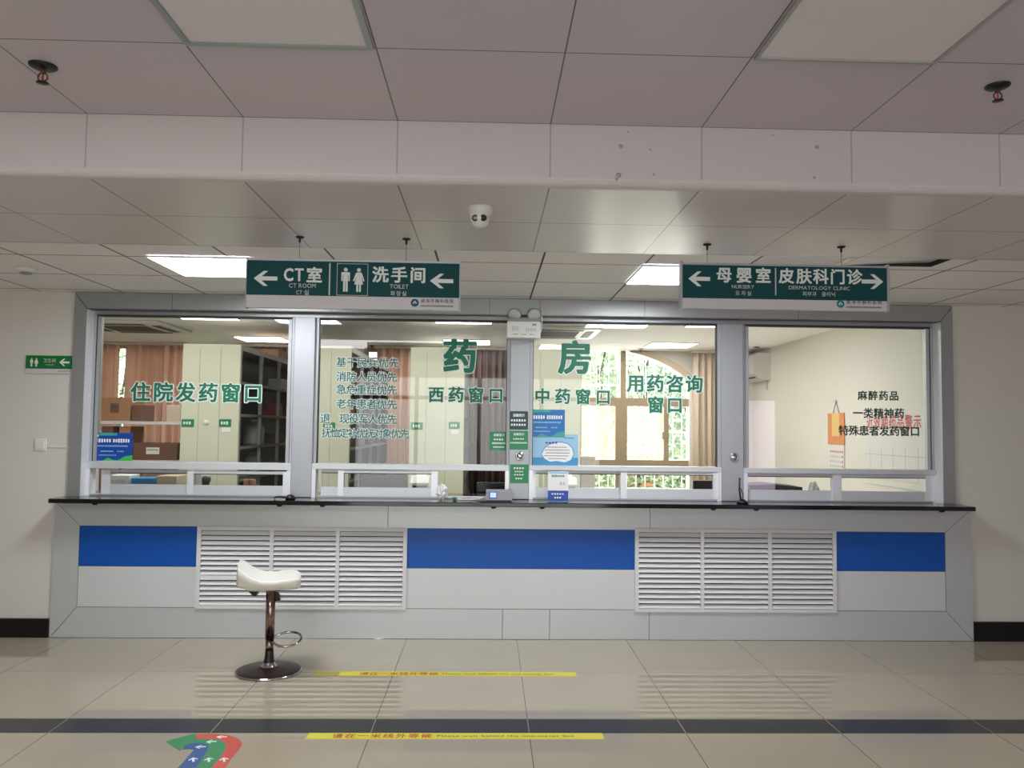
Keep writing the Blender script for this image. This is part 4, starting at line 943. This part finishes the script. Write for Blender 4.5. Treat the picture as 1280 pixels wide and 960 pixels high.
# shelf rows
YR0, YR1, ZR = 7.4, 10.2, 2.275
rows = [(226, 298.5), (365.5, 437), (512, 580), (653, 725.5)]
rlab = ['cream ended shelf row with dark open bays behind the first window', 'cream ended shelf row behind the priority list on the second window', 'cream ended shelf row behind the 西药窗口 lettering', 'cream ended shelf row behind the very large 房']
rowx = []
for i, (a, b) in enumerate(rows):
    xa, xb = XY(a, 520, YR0), XY(b, 520, YR0); rowx.append((xa, xb))
    o = thing('shelf_row', rlab[i], 'shelving', ((xa+xb)/2, YR0, 0), 'cream steel shelf rows')
    q = MB(); q.box(xa, xb, YR0, YR0+.03, .06, ZR, 'cream_metal', bevel=.003, seg=1)
    for f in (.3, .66): q.box(xa+(xb-xa)*f-.0015, xa+(xb-xa)*f+.0015, YR0-.0015, YR0, .1, ZR-.04, 'shelf_edge')
    q.build('end_panel', o)
    q = MB(); q.box(xa, xb, YR0, YR1, 0, .06, 'shelf_metal'); q.build('plinth', o)
    q = MB(); q.box(xa, xb, YR0+.03, YR1, ZR-.05, ZR, 'shelf_edge'); q.build('top_panel', o)
    xm = (xa+xb)/2; q = MB(); q.box(xm-.01, xm+.01, YR0+.03, YR1, .06, ZR-.05, 'shelf_dark'); q.box(xa+.005, xb-.005, YR1-.03, YR1, .06, ZR-.05, 'shelf_dark'); q.build('back_panel', o)
    for k in range(5):
        yv = YR0+.03+(YR1-YR0-.06)*k/4
        for xx in (xa, xb-.03):
            q = MB(); q.box(xx, xx+.03, yv, yv+.03, .06, ZR-.05, 'shelf_edge'); q.build('upright', o)
    for k in range(6):
        zz = .42+.3*k
        q = MB(); q.box(xa+.002, xb-.002, YR0+.03, YR1-.03, zz, zz+.016, 'shelf_metal'); q.box(xa, xa+.003, YR0+.06, YR1-.06, zz-.008, zz+.018, 'shelf_edge'); q.box(xb-.003, xb, YR0+.06, YR1-.06, zz-.008, zz+.018, 'shelf_edge'); q.build('shelf', o)
    if i == 0:
        q = MB(); X, Z = PY(258, 528, YR0); q.lathe((X, YR0, Z), [(.022, 0), (.022, .015), (.012, .022), (0, .023)], 18, 'white_plastic', Matrix.Rotation(math.pi/2, 3, 'X')); q.build('lock_knob', o)
for px0, px1, py0, py1, lab, wh in ((227, 242.5, 524, 533.5, 'small green row tag at the outer corner of the first shelf end', 0), (274, 289, 524, 533.5, 'small green row tag with white slip on the first shelf end', 1), (404, 419, 528, 537, 'small green row tag behind the priority list lettering', 0), (513.5, 528.5, 528, 537, 'small green row tag on the third shelf end, beside the peach curtain', 0), (561, 574.5, 527.5, 536, 'small green row tag with white slip on the third shelf end', 1)):
    q = MB(); plate(q, px0, px1, py0, py1, YR0-.002, .002, 'sticker_green'); q.scribble(XY(px0+2.5, py0, YR0), XY(px1-2.5, py0, YR0), ZY((px0+px1)/2, (py0+py1)/2, YR0), .03, YR0-.004, 'paper', 3, .0008)
    if wh: plate(q, px0+3, px1-1, py1+1, py1+6.5, YR0-.002, .002, 'paper')
    tag(q.build('row_tag'), lab, 'tag', 'green row tags on the shelf ends')
# goods on the two visible shelf fronts
def carton(x0, x1, y0, y1, z, h, m, name, label, group, lab_m=None):
    o = thing(name, label, 'box', ((x0+x1)/2, (y0+y1)/2, z), group)
    q = MB(); q.box(x0, x1, y0, y1, z, z+h, m, bevel=.003, seg=1); q.box((x0+x1)/2-.012, (x0+x1)/2+.012, y0+.003, y1-.003, z+h-.0005, z+h+.0008, 'carton_pale'); q.build('body', o)
    if lab_m:
        q = MB(); q.box(x0+(x1-x0)*.3, x0+(x1-x0)*.6, y0-.001, y0, z+h*.35, z+h*.75, lab_m); q.scribble(x0+(x1-x0)*.32, x0+(x1-x0)*.58, z+h*.6, h*.08, y0-.001, 'ink', 6); q.build('shipping_label', o)
    return o
bayy = lambda k: YR0+.03+(YR1-YR0-.06)*k/4
def shelfz(k): return .42+.3*k+.017
xb = rowx[0][1]
goods = [(2, 4, .14, .13, 'med_red'), (2, 3, .2, .11, 'carton_dark'), (2, 2, .16, .1, 'carton'), (2, 5, .18, .12, 'med_white'), (0, 2, .12, .1, 'shelf_edge')]
for k, (b_, s_, wy, hh, m_) in enumerate(goods):
    y0 = bayy(b_)+.12+.05*k; carton(xb-.2, xb-.03, y0, y0+wy, shelfz(s_), hh, m_, 'medicine_box', 'medicine box on the %s of the first shelf row' % ['third bay, second shelf from the top', 'third bay, middle shelf', 'third bay, low shelf', 'third bay, top shelf', 'first bay, low shelf'][k], 'medicine boxes in the first shelf row')
# pale plastic jug, second bay
y0 = bayy(1)+.22; z = shelfz(3); q = MB(); o = thing('plastic_jug', 'pale translucent plastic jug on a middle shelf of the first shelf row', 'jug', (xb-.13, y0, z))
q.lathe((xb-.13, y0, z), [(0, 0), (.1, 0), (.105, .02), (.105, .16), (.08, .2), (.035, .215), (.03, .24), (0, .24)], 24, 'translucent'); q.build('body', o)
q = MB(); q.lathe((xb-.13, y0, z+.236), [(.034, 0), (.034, .022), (0, .024)], 18, 'med_white'); q.build('cap', o)
y0 = bayy(1)+.2; z = shelfz(2); q = MB(); o = thing('plastic_jug', 'green tinted plastic jug one shelf below the pale jug', 'jug', (xb-.13, y0, z))
q.lathe((xb-.13, y0, z), [(0, 0), (.08, 0), (.085, .02), (.085, .15), (.06, .19), (.03, .2), (.028, .22), (0, .22)], 24, 'frosted'); q.build('body', o)
q = MB(); q.lathe((xb-.13, y0, z+.217), [(.032, 0), (.032, .02), (0, .022)], 18, 'sticker_green'); q.build('cap', o)
# boxes on top of row 1
carton(xb-.42, xb-.05, 8.9, 9.6, ZR+.001, .1, 'carton', 'carton', 'flat brown carton lying on top of the first shelf row', 'cartons in the pharmacy')
# row 2 goods
xb = rowx[1][1]
for k, (b_, s_, wy, hh, m_) in enumerate(((0, 5, .3, .13, 'carton_dark'), (1, 5, .22, .16, 'med_amber'), (0, 4, .3, .15, 'med_red'), (1, 4, .26, .14, 'carton_dark'), (0, 3, .34, .16, 'carton_dark'), (1, 3, .24, .14, 'med_amber'), (2, 4, .3, .15, 'carton'), (2, 3, .3, .12, 'med_red'))):
    y0 = bayy(b_)+.1+.02*k
    carton(xb-.22, xb-.03, y0, y0+wy, shelfz(s_), hh, m_, 'medicine_box', 'dark medicine box in second shelf row, %s bay, %s shelf' % (['nearest', 'middle', 'farther'][b_], {5: 'topmost', 4: 'upper', 3: 'middle'}[s_]), 'medicine boxes in the second shelf row')
y0 = bayy(0)+.15; carton(xb-.2, xb-.03, y0, y0+.12, shelfz(2), .1, 'med_white', 'medicine_box', 'white medicine box on a low shelf of the second shelf row', 'medicine boxes in the second shelf row')

# curtains
def curtain(px0, px1, y, z0, z1, m, label, folds, amp=.062, group='curtains along the back wall'):
    xa, xb_ = XY(px0, 500, y), XY(px1, 500, y); n = folds*10; o = thing('curtain', label, 'curtain', ((xa+xb_)/2, y, z0), group)
    q = MB(); k = q.mi(m); ph = random.random()*6
    def yy(i): 
        f = i/n*folds; return y+amp*(math.sin(2*math.pi*f)+.35*math.sin(2*math.pi*f*2.3+ph))
    zz = [z0, z0+(z1-z0)*.5, z1-.12, z1]
    cols = []
    for i in range(n+1):
        x = xa+(xb_-xa)*i/n; c = (xa+xb_)/2
        cols.append([q.bm.verts.new((x, y+(yy(i)-y)*(1 if a < z1-.05 else .6), a)) for a in zz])
    back = [[q.bm.verts.new(v.co+Vector((0, .008, 0))) for v in c_] for c_ in cols]
    for A, d in ((cols, 1), (back, -1)):
        for i in range(n):
            for j in range(3):
                f = q.bm.faces.new((A[i][j], A[i+1][j], A[i+1][j+1], A[i][j+1])[::d]); f.material_index = k; f.smooth = True
    for i in range(n):
        for j in (0, 3): f = q.bm.faces.new((cols[i][j], cols[i+1][j], back[i+1][j], back[i][j])); f.material_index = k
    for j in range(3):
        for i in (0, n): f = q.bm.faces.new((cols[i][j], cols[i][j+1], back[i][j+1], back[i][j])); f.material_index = k
    q.build('cloth', o)
    q = MB(); q.box(xa-.03, xb_+.03, y-.05, y+.06, z1, z1+.03, 'curtain_beige'); q.build('heading_rail', o)
    return o
YCU = 10.62; zt_ = ZP-.035
curtain(118, 148, YCU, .3, zt_, 'curtain_peach', 'peach curtain at the far left of the first window, left of a bright gap', 3)
curtain(154, 232, YCU, .3, zt_, 'curtain_peach', 'wide peach curtain behind the cartons in the first window', 7)
curtain(300, 372, YCU, .3, zt_, 'curtain_brown', 'grey brown curtain above the first shelf row', 7)
curtain(470, 514, YCU, .3, zt_, 'curtain_peach', 'narrow peach curtain between second and third shelf rows', 4)
curtain(577, 652, YCU, .3, zt_, 'curtain_brown', 'dark brown curtain behind the open sash of the second window', 9, .05)
curtain(866, 912, YCU, .3, zt_, 'curtain_beige', 'beige pleated curtain right of the arched garden window', 6, .04)

# windows in the back wall
for n_, (xa, xb_) in ((5, (-5.35, -2.4)), (6, (-1.7, .45))):
    q = MB(); w_ = .06
    q.box(xa, xb_, YB+.05, YB+.12, .8, .86, 'bronze'); q.box(xa, xb_, YB+.05, YB+.12, ZP-.06, ZP, 'bronze')
    for k in range(4): x = xa+(xb_-xa-w_)*k/3; q.box(x, x+w_, YB+.05, YB+.12, .86, ZP-.06, 'bronze')
    w = struct(q.build('window_%d' % n_)); q = MB(); q.box(xa+.03, xb_-.03, YB+.08, YB+.086, .83, ZP-.03, 'glass'); q.build('pane', w)
# garden window
Yw = YB+.06
zt1, zt0 = ZY(790, 497.5, Yw), ZY(790, 507.5, Yw); zl1, zl0 = ZY(790, 575, Yw), ZY(790, 583, Yw)
q = MB()
def vbar(px0, px1, z0, z1): q.box(XY(px0, 520, Yw), XY(px1, 520, Yw), Yw, Yw+.07, z0, z1, 'bronze')
q.box(wl, wr, Yw, Yw+.07, zt0, zt1, 'bronze'); q.box(wl, wr, Yw, Yw+.07, zl0, zl1, 'bronze'); q.box(wl, wr, Yw, Yw+.07, zsill, zsill+.06, 'bronze')
vbar(775.5, 782, zt1, ZP); vbar(769.5, 784, zl1, zt0); vbar(769.5, 784, zsill, zl0); vbar(830, 836, zl1, zt0); vbar(722, 727, zl1, ZP); vbar(860.5, 866, zsill, zt1); vbar(716, 722, zl1, zt0)
w = struct(q.build('window_7'), 'arched garden window with bronze bars in the pharmacy back wall', 'window')
q = MB(); q.box(wl+.01, wr-.01, Yw+.03, Yw+.036, zsill+.03, ZP-.01, 'glass'); q.build('pane', w)
for a_, b_ in ((727, 769.5), (784, 830)):
    q = MB(); q.box(XY(a_, 540, Yw), XY(b_, 540, Yw), Yw+.05, Yw+.053, zl1, zt0, 'insect_screen'); q.build('insect_screen', w)
q = MB(); q.box(XY(827.5, 545, Yw), XY(830, 545, Yw), Yw-.03, Yw, ZY(829, 549, Yw), ZY(829, 540, Yw), 'bronze'); q.build('handle', w)
# arch moulding
q = MB(); ap = [PY(*p, YB-.03) for p in ((866, 500), (865, 482), (855, 470.5), (840, 460), (822, 451), (802, 443.5), (786, 440))]
op = [PY(*p, YB-.03) for p in ((869, 500), (869, 477), (861, 466), (849, 456), (834, 448.5), (817, 443), (806, 440))]
for i in range(len(ap)-1): q.prism([ap[i], ap[i+1], op[i+1], op[i]], YB-.05, YB+.06, 'arch_trim')
struct(q.build('trim_8'), 'pale curved moulding around the arched garden window', 'trim')
# security bars
q = MB(); Yg = YB+.45
x = wl-.4
while x < wr+.4: q.cyl((x, Yg, -.02), (x, Yg, 3.2), .006, .006, 6, 'bars'); x += .13
for z in (.7, 1.1, 1.5, 2.15, 2.7): q.cyl((wl-.5, Yg+.012, z), (wr+.5, Yg+.012, z), .011, .011, 6, 'bars')
for d in (.0, 1.2): q.cyl((wl+d, Yg-.012, 2.7), (wl+d+.9, Yg-.012, .9), .01, .01, 6, 'bars')
tag(q.build('window_grille'), 'white security grille of thin bars outside the arched garden window', 'grille')
# outdoors
struct(B('ground_outdoors', -12, 12, YB+.2, 25, -.2, -.02, 'lawn'), 'grassy ground outside the garden window', 'ground')
def shrub(x, y, h, r_, m1, m2, label, nleaf, flowers=0, z0=.0):
    o = thing('garden_shrub', label, 'shrub', (x, y, -.02), 'shrubs and trees in the garden')
    q = MB(); q.cyl((x, y, -.02), (x, y, h*.6), .05, .025, 8, 'bark')
    for k in range(5):
        a = k*1.3; q.cyl((x, y, h*(.2+.08*k)), (x+r_*.6*math.cos(a), y+r_*.5*math.sin(a), h*(.5+.09*k)), .022, .008, 6, 'bark')
    q.build('stem', o)
    q = MB()
    for k in range(nleaf):
        while True:
            p = Vector((random.uniform(-1, 1), random.uniform(-1, 1), random.uniform(-1, 1)))
            if .25 < p.length < 1: break
        c = Vector((x+p.x*r_, y+p.y*r_*.8, h*.52+p.z*h*.5)); a = Vector((random.gauss(0, 1), random.gauss(0, 1), random.gauss(0, .6))).normalized(); b = a.orthogonal().normalized(); s_ = random.uniform(.04, .085)
        mm = m1 if random.random() < .6 else m2
        if flowers and random.random() < flowers and c.z < 1.4: mm = 'flower'
        q.face((c-a*s_, c+b*s_*.5, c+a*s_, c-b*s_*.5), mm)
    f = q.build('foliage', o); f['kind'] = 'stuff'
    return o
for px, y, h, r_, m1, m2, lab, nl, fl_ in ((694, 13.6, 3.9, .75, 'leaf_b', 'leaf_a', 'tall pale green tree at the left of the garden window', 2200, 0), (748, 15.6, 4.6, .9, 'leaf_a', 'leaf_b', 'tall leafy tree behind the left pane of the garden window', 2600, 0), (806, 18.0, 5.4, 1.3, 'leaf_b', 'leaf_c', 'tall light tree behind the middle of the garden window', 3200, 0), (866, 14.0, 4.2, .8, 'leaf_c', 'leaf_a', 'darker green tree at the right of the garden window', 2400, 0), (745, 12.6, 1.25, .42, 'leaf_b', 'leaf_a', 'low pale shrub under the left pane of the garden window', 900, 0), (806, 12.6, 1.2, .3, 'leaf_a', 'leaf_b', 'low shrub with orange blossoms under the garden window', 1000, .14), (856, 12.6, 1.3, .3, 'leaf_b', 'leaf_c', 'low green shrub at the right under the garden window', 900, .03), (590, 17, 3.8, .8, 'leaf_b', 'leaf_a', 'pale tree outside behind the dark brown curtain', 1500, 0), (150, 14, 3.5, 1.6, 'leaf_b', 'leaf_a', 'pale tree outside behind the peach curtain gap', 1500, 0), (780, 21, 5.5, 2.4, 'leaf_b', 'leaf_a', 'broad pale tree far back in the garden', 3500, 0)):
    shrub(XY(px, 520, y), y, h, r_, m1, m2, lab, nl, fl_)

# right wall: air conditioner, calendar, schedule board
def RX(px, py, X):   # a point on a side wall x = X
    d = ray(px, py); s = X/d.x; return d.y*s, EYE+d.z*s
ya, za = RX(963, 475, XR); yb_, zb_ = RX(963, 441, XR)
o = thing('wall_air_conditioner', 'white split air conditioner high on the side wall behind the third post', 'air conditioner', (XR-.1, ya+.42, za))
q = MB(); prof = [(XR-.001, za), (XR-.001, zb_), (XR-.16, zb_), (XR-.2, zb_-.03), (XR-.205, za+.09), (XR-.17, za+.03), (XR-.1, za)]
q.prism(prof, ya, ya+.85, 'white_plastic'); q.build('body', o)
q = MB(); q.box(XR-.2, XR-.12, ya+.05, ya+.8, za+.028, za+.04, 'dark_opening'); q.build('air_outlet', o)
q = MB(); q.tube([(XR-.02, ya+.1, za), (XR-.02, ya+.1, za-.12)], .012, 8, 'white_plastic'); q.build('drain_pipe', o)
# calendar
y0, z1 = RX(1056, 516, XR); y1, _ = RX(1036, 516, XR); zm_ = RX(1046, 556, XR)[1]; z0 = RX(1046, 588, XR)[1]
o = thing('wall_calendar', 'hanging orange wall calendar with white month sheet on the side wall', 'calendar', (XR-.01, (y0+y1)/2, z0))
q = MB(); q.box(XR-.012, XR-.002, y0, y1, zm_, z1, 'cal_orange'); q.box(XR-.0135, XR-.012, y0+.1, y1-.1, zm_+.09, z1, 'cal_yellow'); q.build('picture_sheet', o)
q = MB(); q.box(XR-.011, XR-.002, y0+.01, y1-.01, z0, zm_, 'paper')
for r_ in range(6):
    for c_ in range(7): q.box(XR-.012, XR-.011, y0+.03+c_*(y1-y0-.06)/7, y0+.03+(c_+.5)*(y1-y0-.06)/7, zm_-.06-r_*.05-.022, zm_-.06-r_*.05, 'red_ink' if r_ == 0 or c_ == 0 else 'paper_grey')
q.build('month_sheet', o)
q = MB(); q.tube([(XR-.006, y0+.12, z1), (XR-.006, (y0+y1)/2, z1+.12), (XR-.006, y1-.12, z1)], .003, 6, 'gasket'); q.cyl((XR, (y0+y1)/2, z1+.12), (XR-.02, (y0+y1)/2, z1+.125), .012, .012, 10, 'steel'); q.build('hook', o)
# schedule board with red heading
yb0, zt_b = RX(1157, 512, XR); yb1, _ = RX(1082, 512, XR); zb_b = RX(1120, 600, XR)[1]
o = thing('schedule_board', 'white wall chart with red heading behind the fourth window', 'notice board', (XR-.01, (yb0+yb1)/2, zb_b))
q = MB(); q.box(XR-.01, XR-.001, yb0, yb1, zb_b, zt_b, 'paper')
for k in range(5): yy = yb0+(yb1-yb0)*(k+.5)/5; q.box(XR-.0108, XR-.01, yy-.003, yy+.003, zb_b, zt_b-.32, 'paper_grey')
for k in range(3): q.box(XR-.0108, XR-.01, yb0, yb1, zt_b-.4-.14*k, zt_b-.394-.14*k, 'paper_grey')
q.build('chart', o)
q = MB(); txt = '近效期药品警示'
tq = MB(); L = (yb1-yb0)*.92; tq.line(txt, -L/2, L/2, 0, .13, 0, 'red_ink', .012)
rotm = Matrix.Translation((XR-.0112, (yb0+yb1)/2, zt_b-.1)) @ Matrix.Rotation(math.radians(-90), 4, 'Z')
q.add(tq, rotm); q.build('heading', o)

# desk inside and its things
tag(B('work_desk', bays[0][0], XR-.05, 6.52, 7.0, .72, .78, 'desk_top', bevel=.004), 'long pale work desk inside the pharmacy behind the counter', 'desk')
q = MB()
for x in (bays[0][0]+.05, -1.2, 1.2, XR-.15): q.box(x, x+.05, 6.55, 6.97, 0, .7195, 'shelf_metal')
dl = q.build('leg', bpy.data.objects['work_desk'])
def monitor(px0, px1, pyt, Y, label, w=None):
    xa = XY(px0, 605, Y); xb_ = xa+w if w else XY(px1, 605, Y); zt = ZY(px0, pyt, Y); z0 = .7805
    o = thing('computer_monitor', label, 'monitor', ((xa+xb_)/2, Y+.02, z0), 'monitors on the work desk'); xm = (xa+xb_)/2
    q = MB(); q.box(xa, xb_, Y, Y+.03, z0+.1, zt, 'black_plastic', bevel=.005); q.build('housing', o)
    q = MB(); q.box(xa+.012, xb_-.012, Y-.001, Y, z0+.115, zt-.012, 'screen_dark'); q.build('rear_cover', o)
    q = MB(); q.box(xm-.03, xm+.03, Y+.03, Y+.05, z0+.012, z0+.2, 'black_plastic'); q.box(xm-.1, xm+.1, Y-.05, Y+.11, z0, z0+.012, 'black_plastic'); q.build('stand', o)
monitor(595.5, 660, 603, 6.62, 'black monitor behind the open sash of the second window', .42)
monitor(867, 892, 600.5, 6.62, 'black monitor behind the third window, before the beige curtain', .3)
monitor(449, 509, 593, 6.7, 'dark monitor behind the closed sash of the second window')
def printer(px0, px1, pyt, Y, label, m):
    xa, xb_ = XY(px0, 605, Y), XY(px1, 605, Y); zt = ZY(px0, pyt, Y); z0 = .7805
    o = thing('desk_printer', label, 'printer', ((xa+xb_)/2, Y, z0), 'printers on the work desk')
    q = MB(); q.prism([(Y, z0), (Y, zt-.05), (Y+.05, zt), (Y+.26, zt), (Y+.26, z0)], xa, xb_, m, 'YZ'); q.build('body', o)
    q = MB(); q.box(xa+.015, xb_-.015, Y-.004, Y, zt-.13, zt-.07, 'black_plastic'); q.build('paper_slot', o)
    q = MB(); q.prism([(Y+.12, zt), (Y+.2, zt+.05), (Y+.203, zt+.05), (Y+.14, zt)], xa+.03, xb_-.03, 'paper', 'YZ'); q.build('paper_tray', o)
printer(513, 536, 596, 6.65, 'grey white printer behind the second window near the centre stile', 'white_plastic')
printer(706, 721.5, 598, 6.65, 'small white printer behind the acrylic card stand', 'white_plastic')
# wooden box by the garden window
xa, xb_ = XY(726, 590, 9.6), XY(744, 590, 9.6); zt = ZY(735, 571, 9.6)
carton(xa, xb_, 9.6, 9.95, .0, zt, 'carton_pale', 'storage_box', 'tall pale storage box standing before the garden window', 'storage boxes')
# things behind the first window
YD1 = 6.56
def flat_box(px0, px1, pyt, pyb, Y, d, m, name, label, cat, group):
    cxp = (px0+px1)/2; q = MB(); q.box(XY(px0, pyt, Y), XY(px1, pyt, Y), Y, Y+d, ZY(cxp, pyb, Y), ZY(cxp, pyt, Y), m, bevel=.003, seg=1)
    return tag(q.build(name), label, cat, group)
gb = 'medicine boxes on the desk behind the first window'
z = .7805
def stack_box(px0, px1, h, zb, m, lab, Y=YD1, d=.2, print_=None):
    xa, xb_ = XY(px0, 600, Y), XY(px1, 600, Y); q = MB(); q.box(xa, xb_, Y, Y+d, zb, zb+h, m, bevel=.003, seg=1)
    if print_: q.scribble(xa+(xb_-xa)*.15, xb_-(xb_-xa)*.15, zb+h*.5, h*.3, Y, print_, 7)
    tag(q.build('medicine_box'), lab, 'box', gb); return zb+h+.0006
zz = stack_box(133, 163, .14, z, 'med_white', 'white medicine box at the bottom of the stack behind the first window', print_='med_blue')
zz = stack_box(133.5, 160, .1, zz, 'med_white', 'white medicine box in the middle of the stack behind the first window', print_='ink')
zz = stack_box(135, 161, .1, zz, 'med_white', 'white medicine box on top of the stack behind the first window', print_='paper_grey')
zz = stack_box(164.5, 192, .17, z, 'carton', 'brown box under the blue medicine box behind the first window')
zz = stack_box(164, 191, .15, zz, 'med_blue', 'bright blue medicine box beside the white stack behind the first window', print_='paper')
carton(XY(196, 600, 6.56), XY(221, 600, 6.56), 6.56, 6.8, z, ZY(208, 595, 6.56)-z, 'carton_pale', 'carton', 'open pale carton on the desk right of the blue medicine box', 'cartons in the pharmacy')
o = thing('tape_dispenser', 'grey white dispenser with dark knob behind the centre stile of the first window', 'dispenser', (XY(247, 600, 6.56), 6.6, z))
xa, xb_ = XY(241, 600, 6.56), XY(252, 600, 6.56); q = MB(); q.box(xa, xb_, 6.56, 6.75, z, ZY(246, 592, 6.56), 'white_plastic', bevel=.006); q.build('body', o)
q = MB(); X = XY(257, 600, 6.6); q.lathe((X, 6.6, z), [(0, 0), (.04, 0), (.042, .2), (.03, .28), (.04, .3), (.04, .33), (0, .34)], 18, 'gasket'); q.build('knob', o)
for px, lab in ((308, 'copper coloured tin on the desk behind the first window, left one'), (316, 'copper coloured tin on the desk behind the first window, right one')):
    X = XY(px, 602, 6.6); q = MB(); q.lathe((X, 6.6, z), [(0, 0), (.024, 0), (.024, ZY(px, 599, 6.6)-z-.01), (.025, ZY(px, 599, 6.6)-z), (0, ZY(px, 599, 6.6)-z)], 20, 'carton'); tag(q.build('tin'), lab, 'tin', 'tins on the desk')
# steel rack with cartons in front of the peach curtain
YK0, YK1 = 8.3, 8.75
xa, xb_ = XY(121, 528, YK0), XY(232, 528, YK0); o = thing('storage_rack', 'steel storage rack holding cartons before the peach curtain', 'rack', ((xa+xb_)/2, YK0, 0))
zsh = [.3, .78, ZY(175, 577, YK0), ZY(175, 528.5, YK0)]
for x in (xa, xb_-.03):
    for y in (YK0, YK1-.03):
        q = MB(); q.box(x, x+.03, y, y+.03, 0, zsh[-1]+.02, 'alu_bright'); q.build('post', o)
for zz in zsh:
    q = MB(); q.box(xa, xb_, YK0-.002, YK1, zz-.015, zz+.015, 'alu_bright'); q.build('shelf', o)
gc = 'cartons in the pharmacy'
def rc(px0, px1, pyt, zb, m, lab, d=.32, l=None):
    carton(XY(px0, 540, YK0+.02), XY(px1, 540, YK0+.02), YK0+.02, YK0+.02+d, zb, ZY((px0+px1)/2, pyt, YK0+.02)-zb, m, 'carton', lab, gc, l)
z3, z2 = zsh[3]+.016, zsh[2]+.016
rc(126, 162, 497, z3, 'carton', 'large brown carton on the rack top shelf, behind 住', l='carton_dark')
rc(163.5, 176, 506, z3, 'carton_dark', 'small dark carton beside the large one on the rack top shelf')
rc(207, 225, 506, z3, 'carton_pale', 'pale carton at the right end of the rack top shelf')
rc(127, 141, 533, z2, 'carton_dark', 'dark carton under the top shelf above the blue poster')
rc(149, 163, 533, z2, 'carton', 'tan carton under the top shelf beside the dark one')
rc(167, 222, 554, z2, 'carton_dark', 'wide brown carton with white label right of the blue poster', l='paper')
# white swan neck bag on desk, fourth window
q = MB(); Y = 6.6
xa, xb_ = XY(937, 610, Y), XY(1003, 610, Y); q.prism([(xa, .781), (xb_, .781), (xb_, ZY(1000, 609, Y)), (xa+.2, ZY(970, 605.5, Y)), (xa, ZY(940, 606.5, Y))], Y, Y+.3, 'shelf_dark')
tag(q.build('document_tray'), 'dark grey document tray on the desk behind the fourth window', 'tray')
q = MB(); X = XY(1011, 608, 6.7)+.05; crumple(q, (X, 6.72, .781), .07, .06, .33, 'med_white', .25, 5)
tag(q.build('plastic_bag'), 'crumpled white bag beside the dark tray behind the fourth window', 'bag')
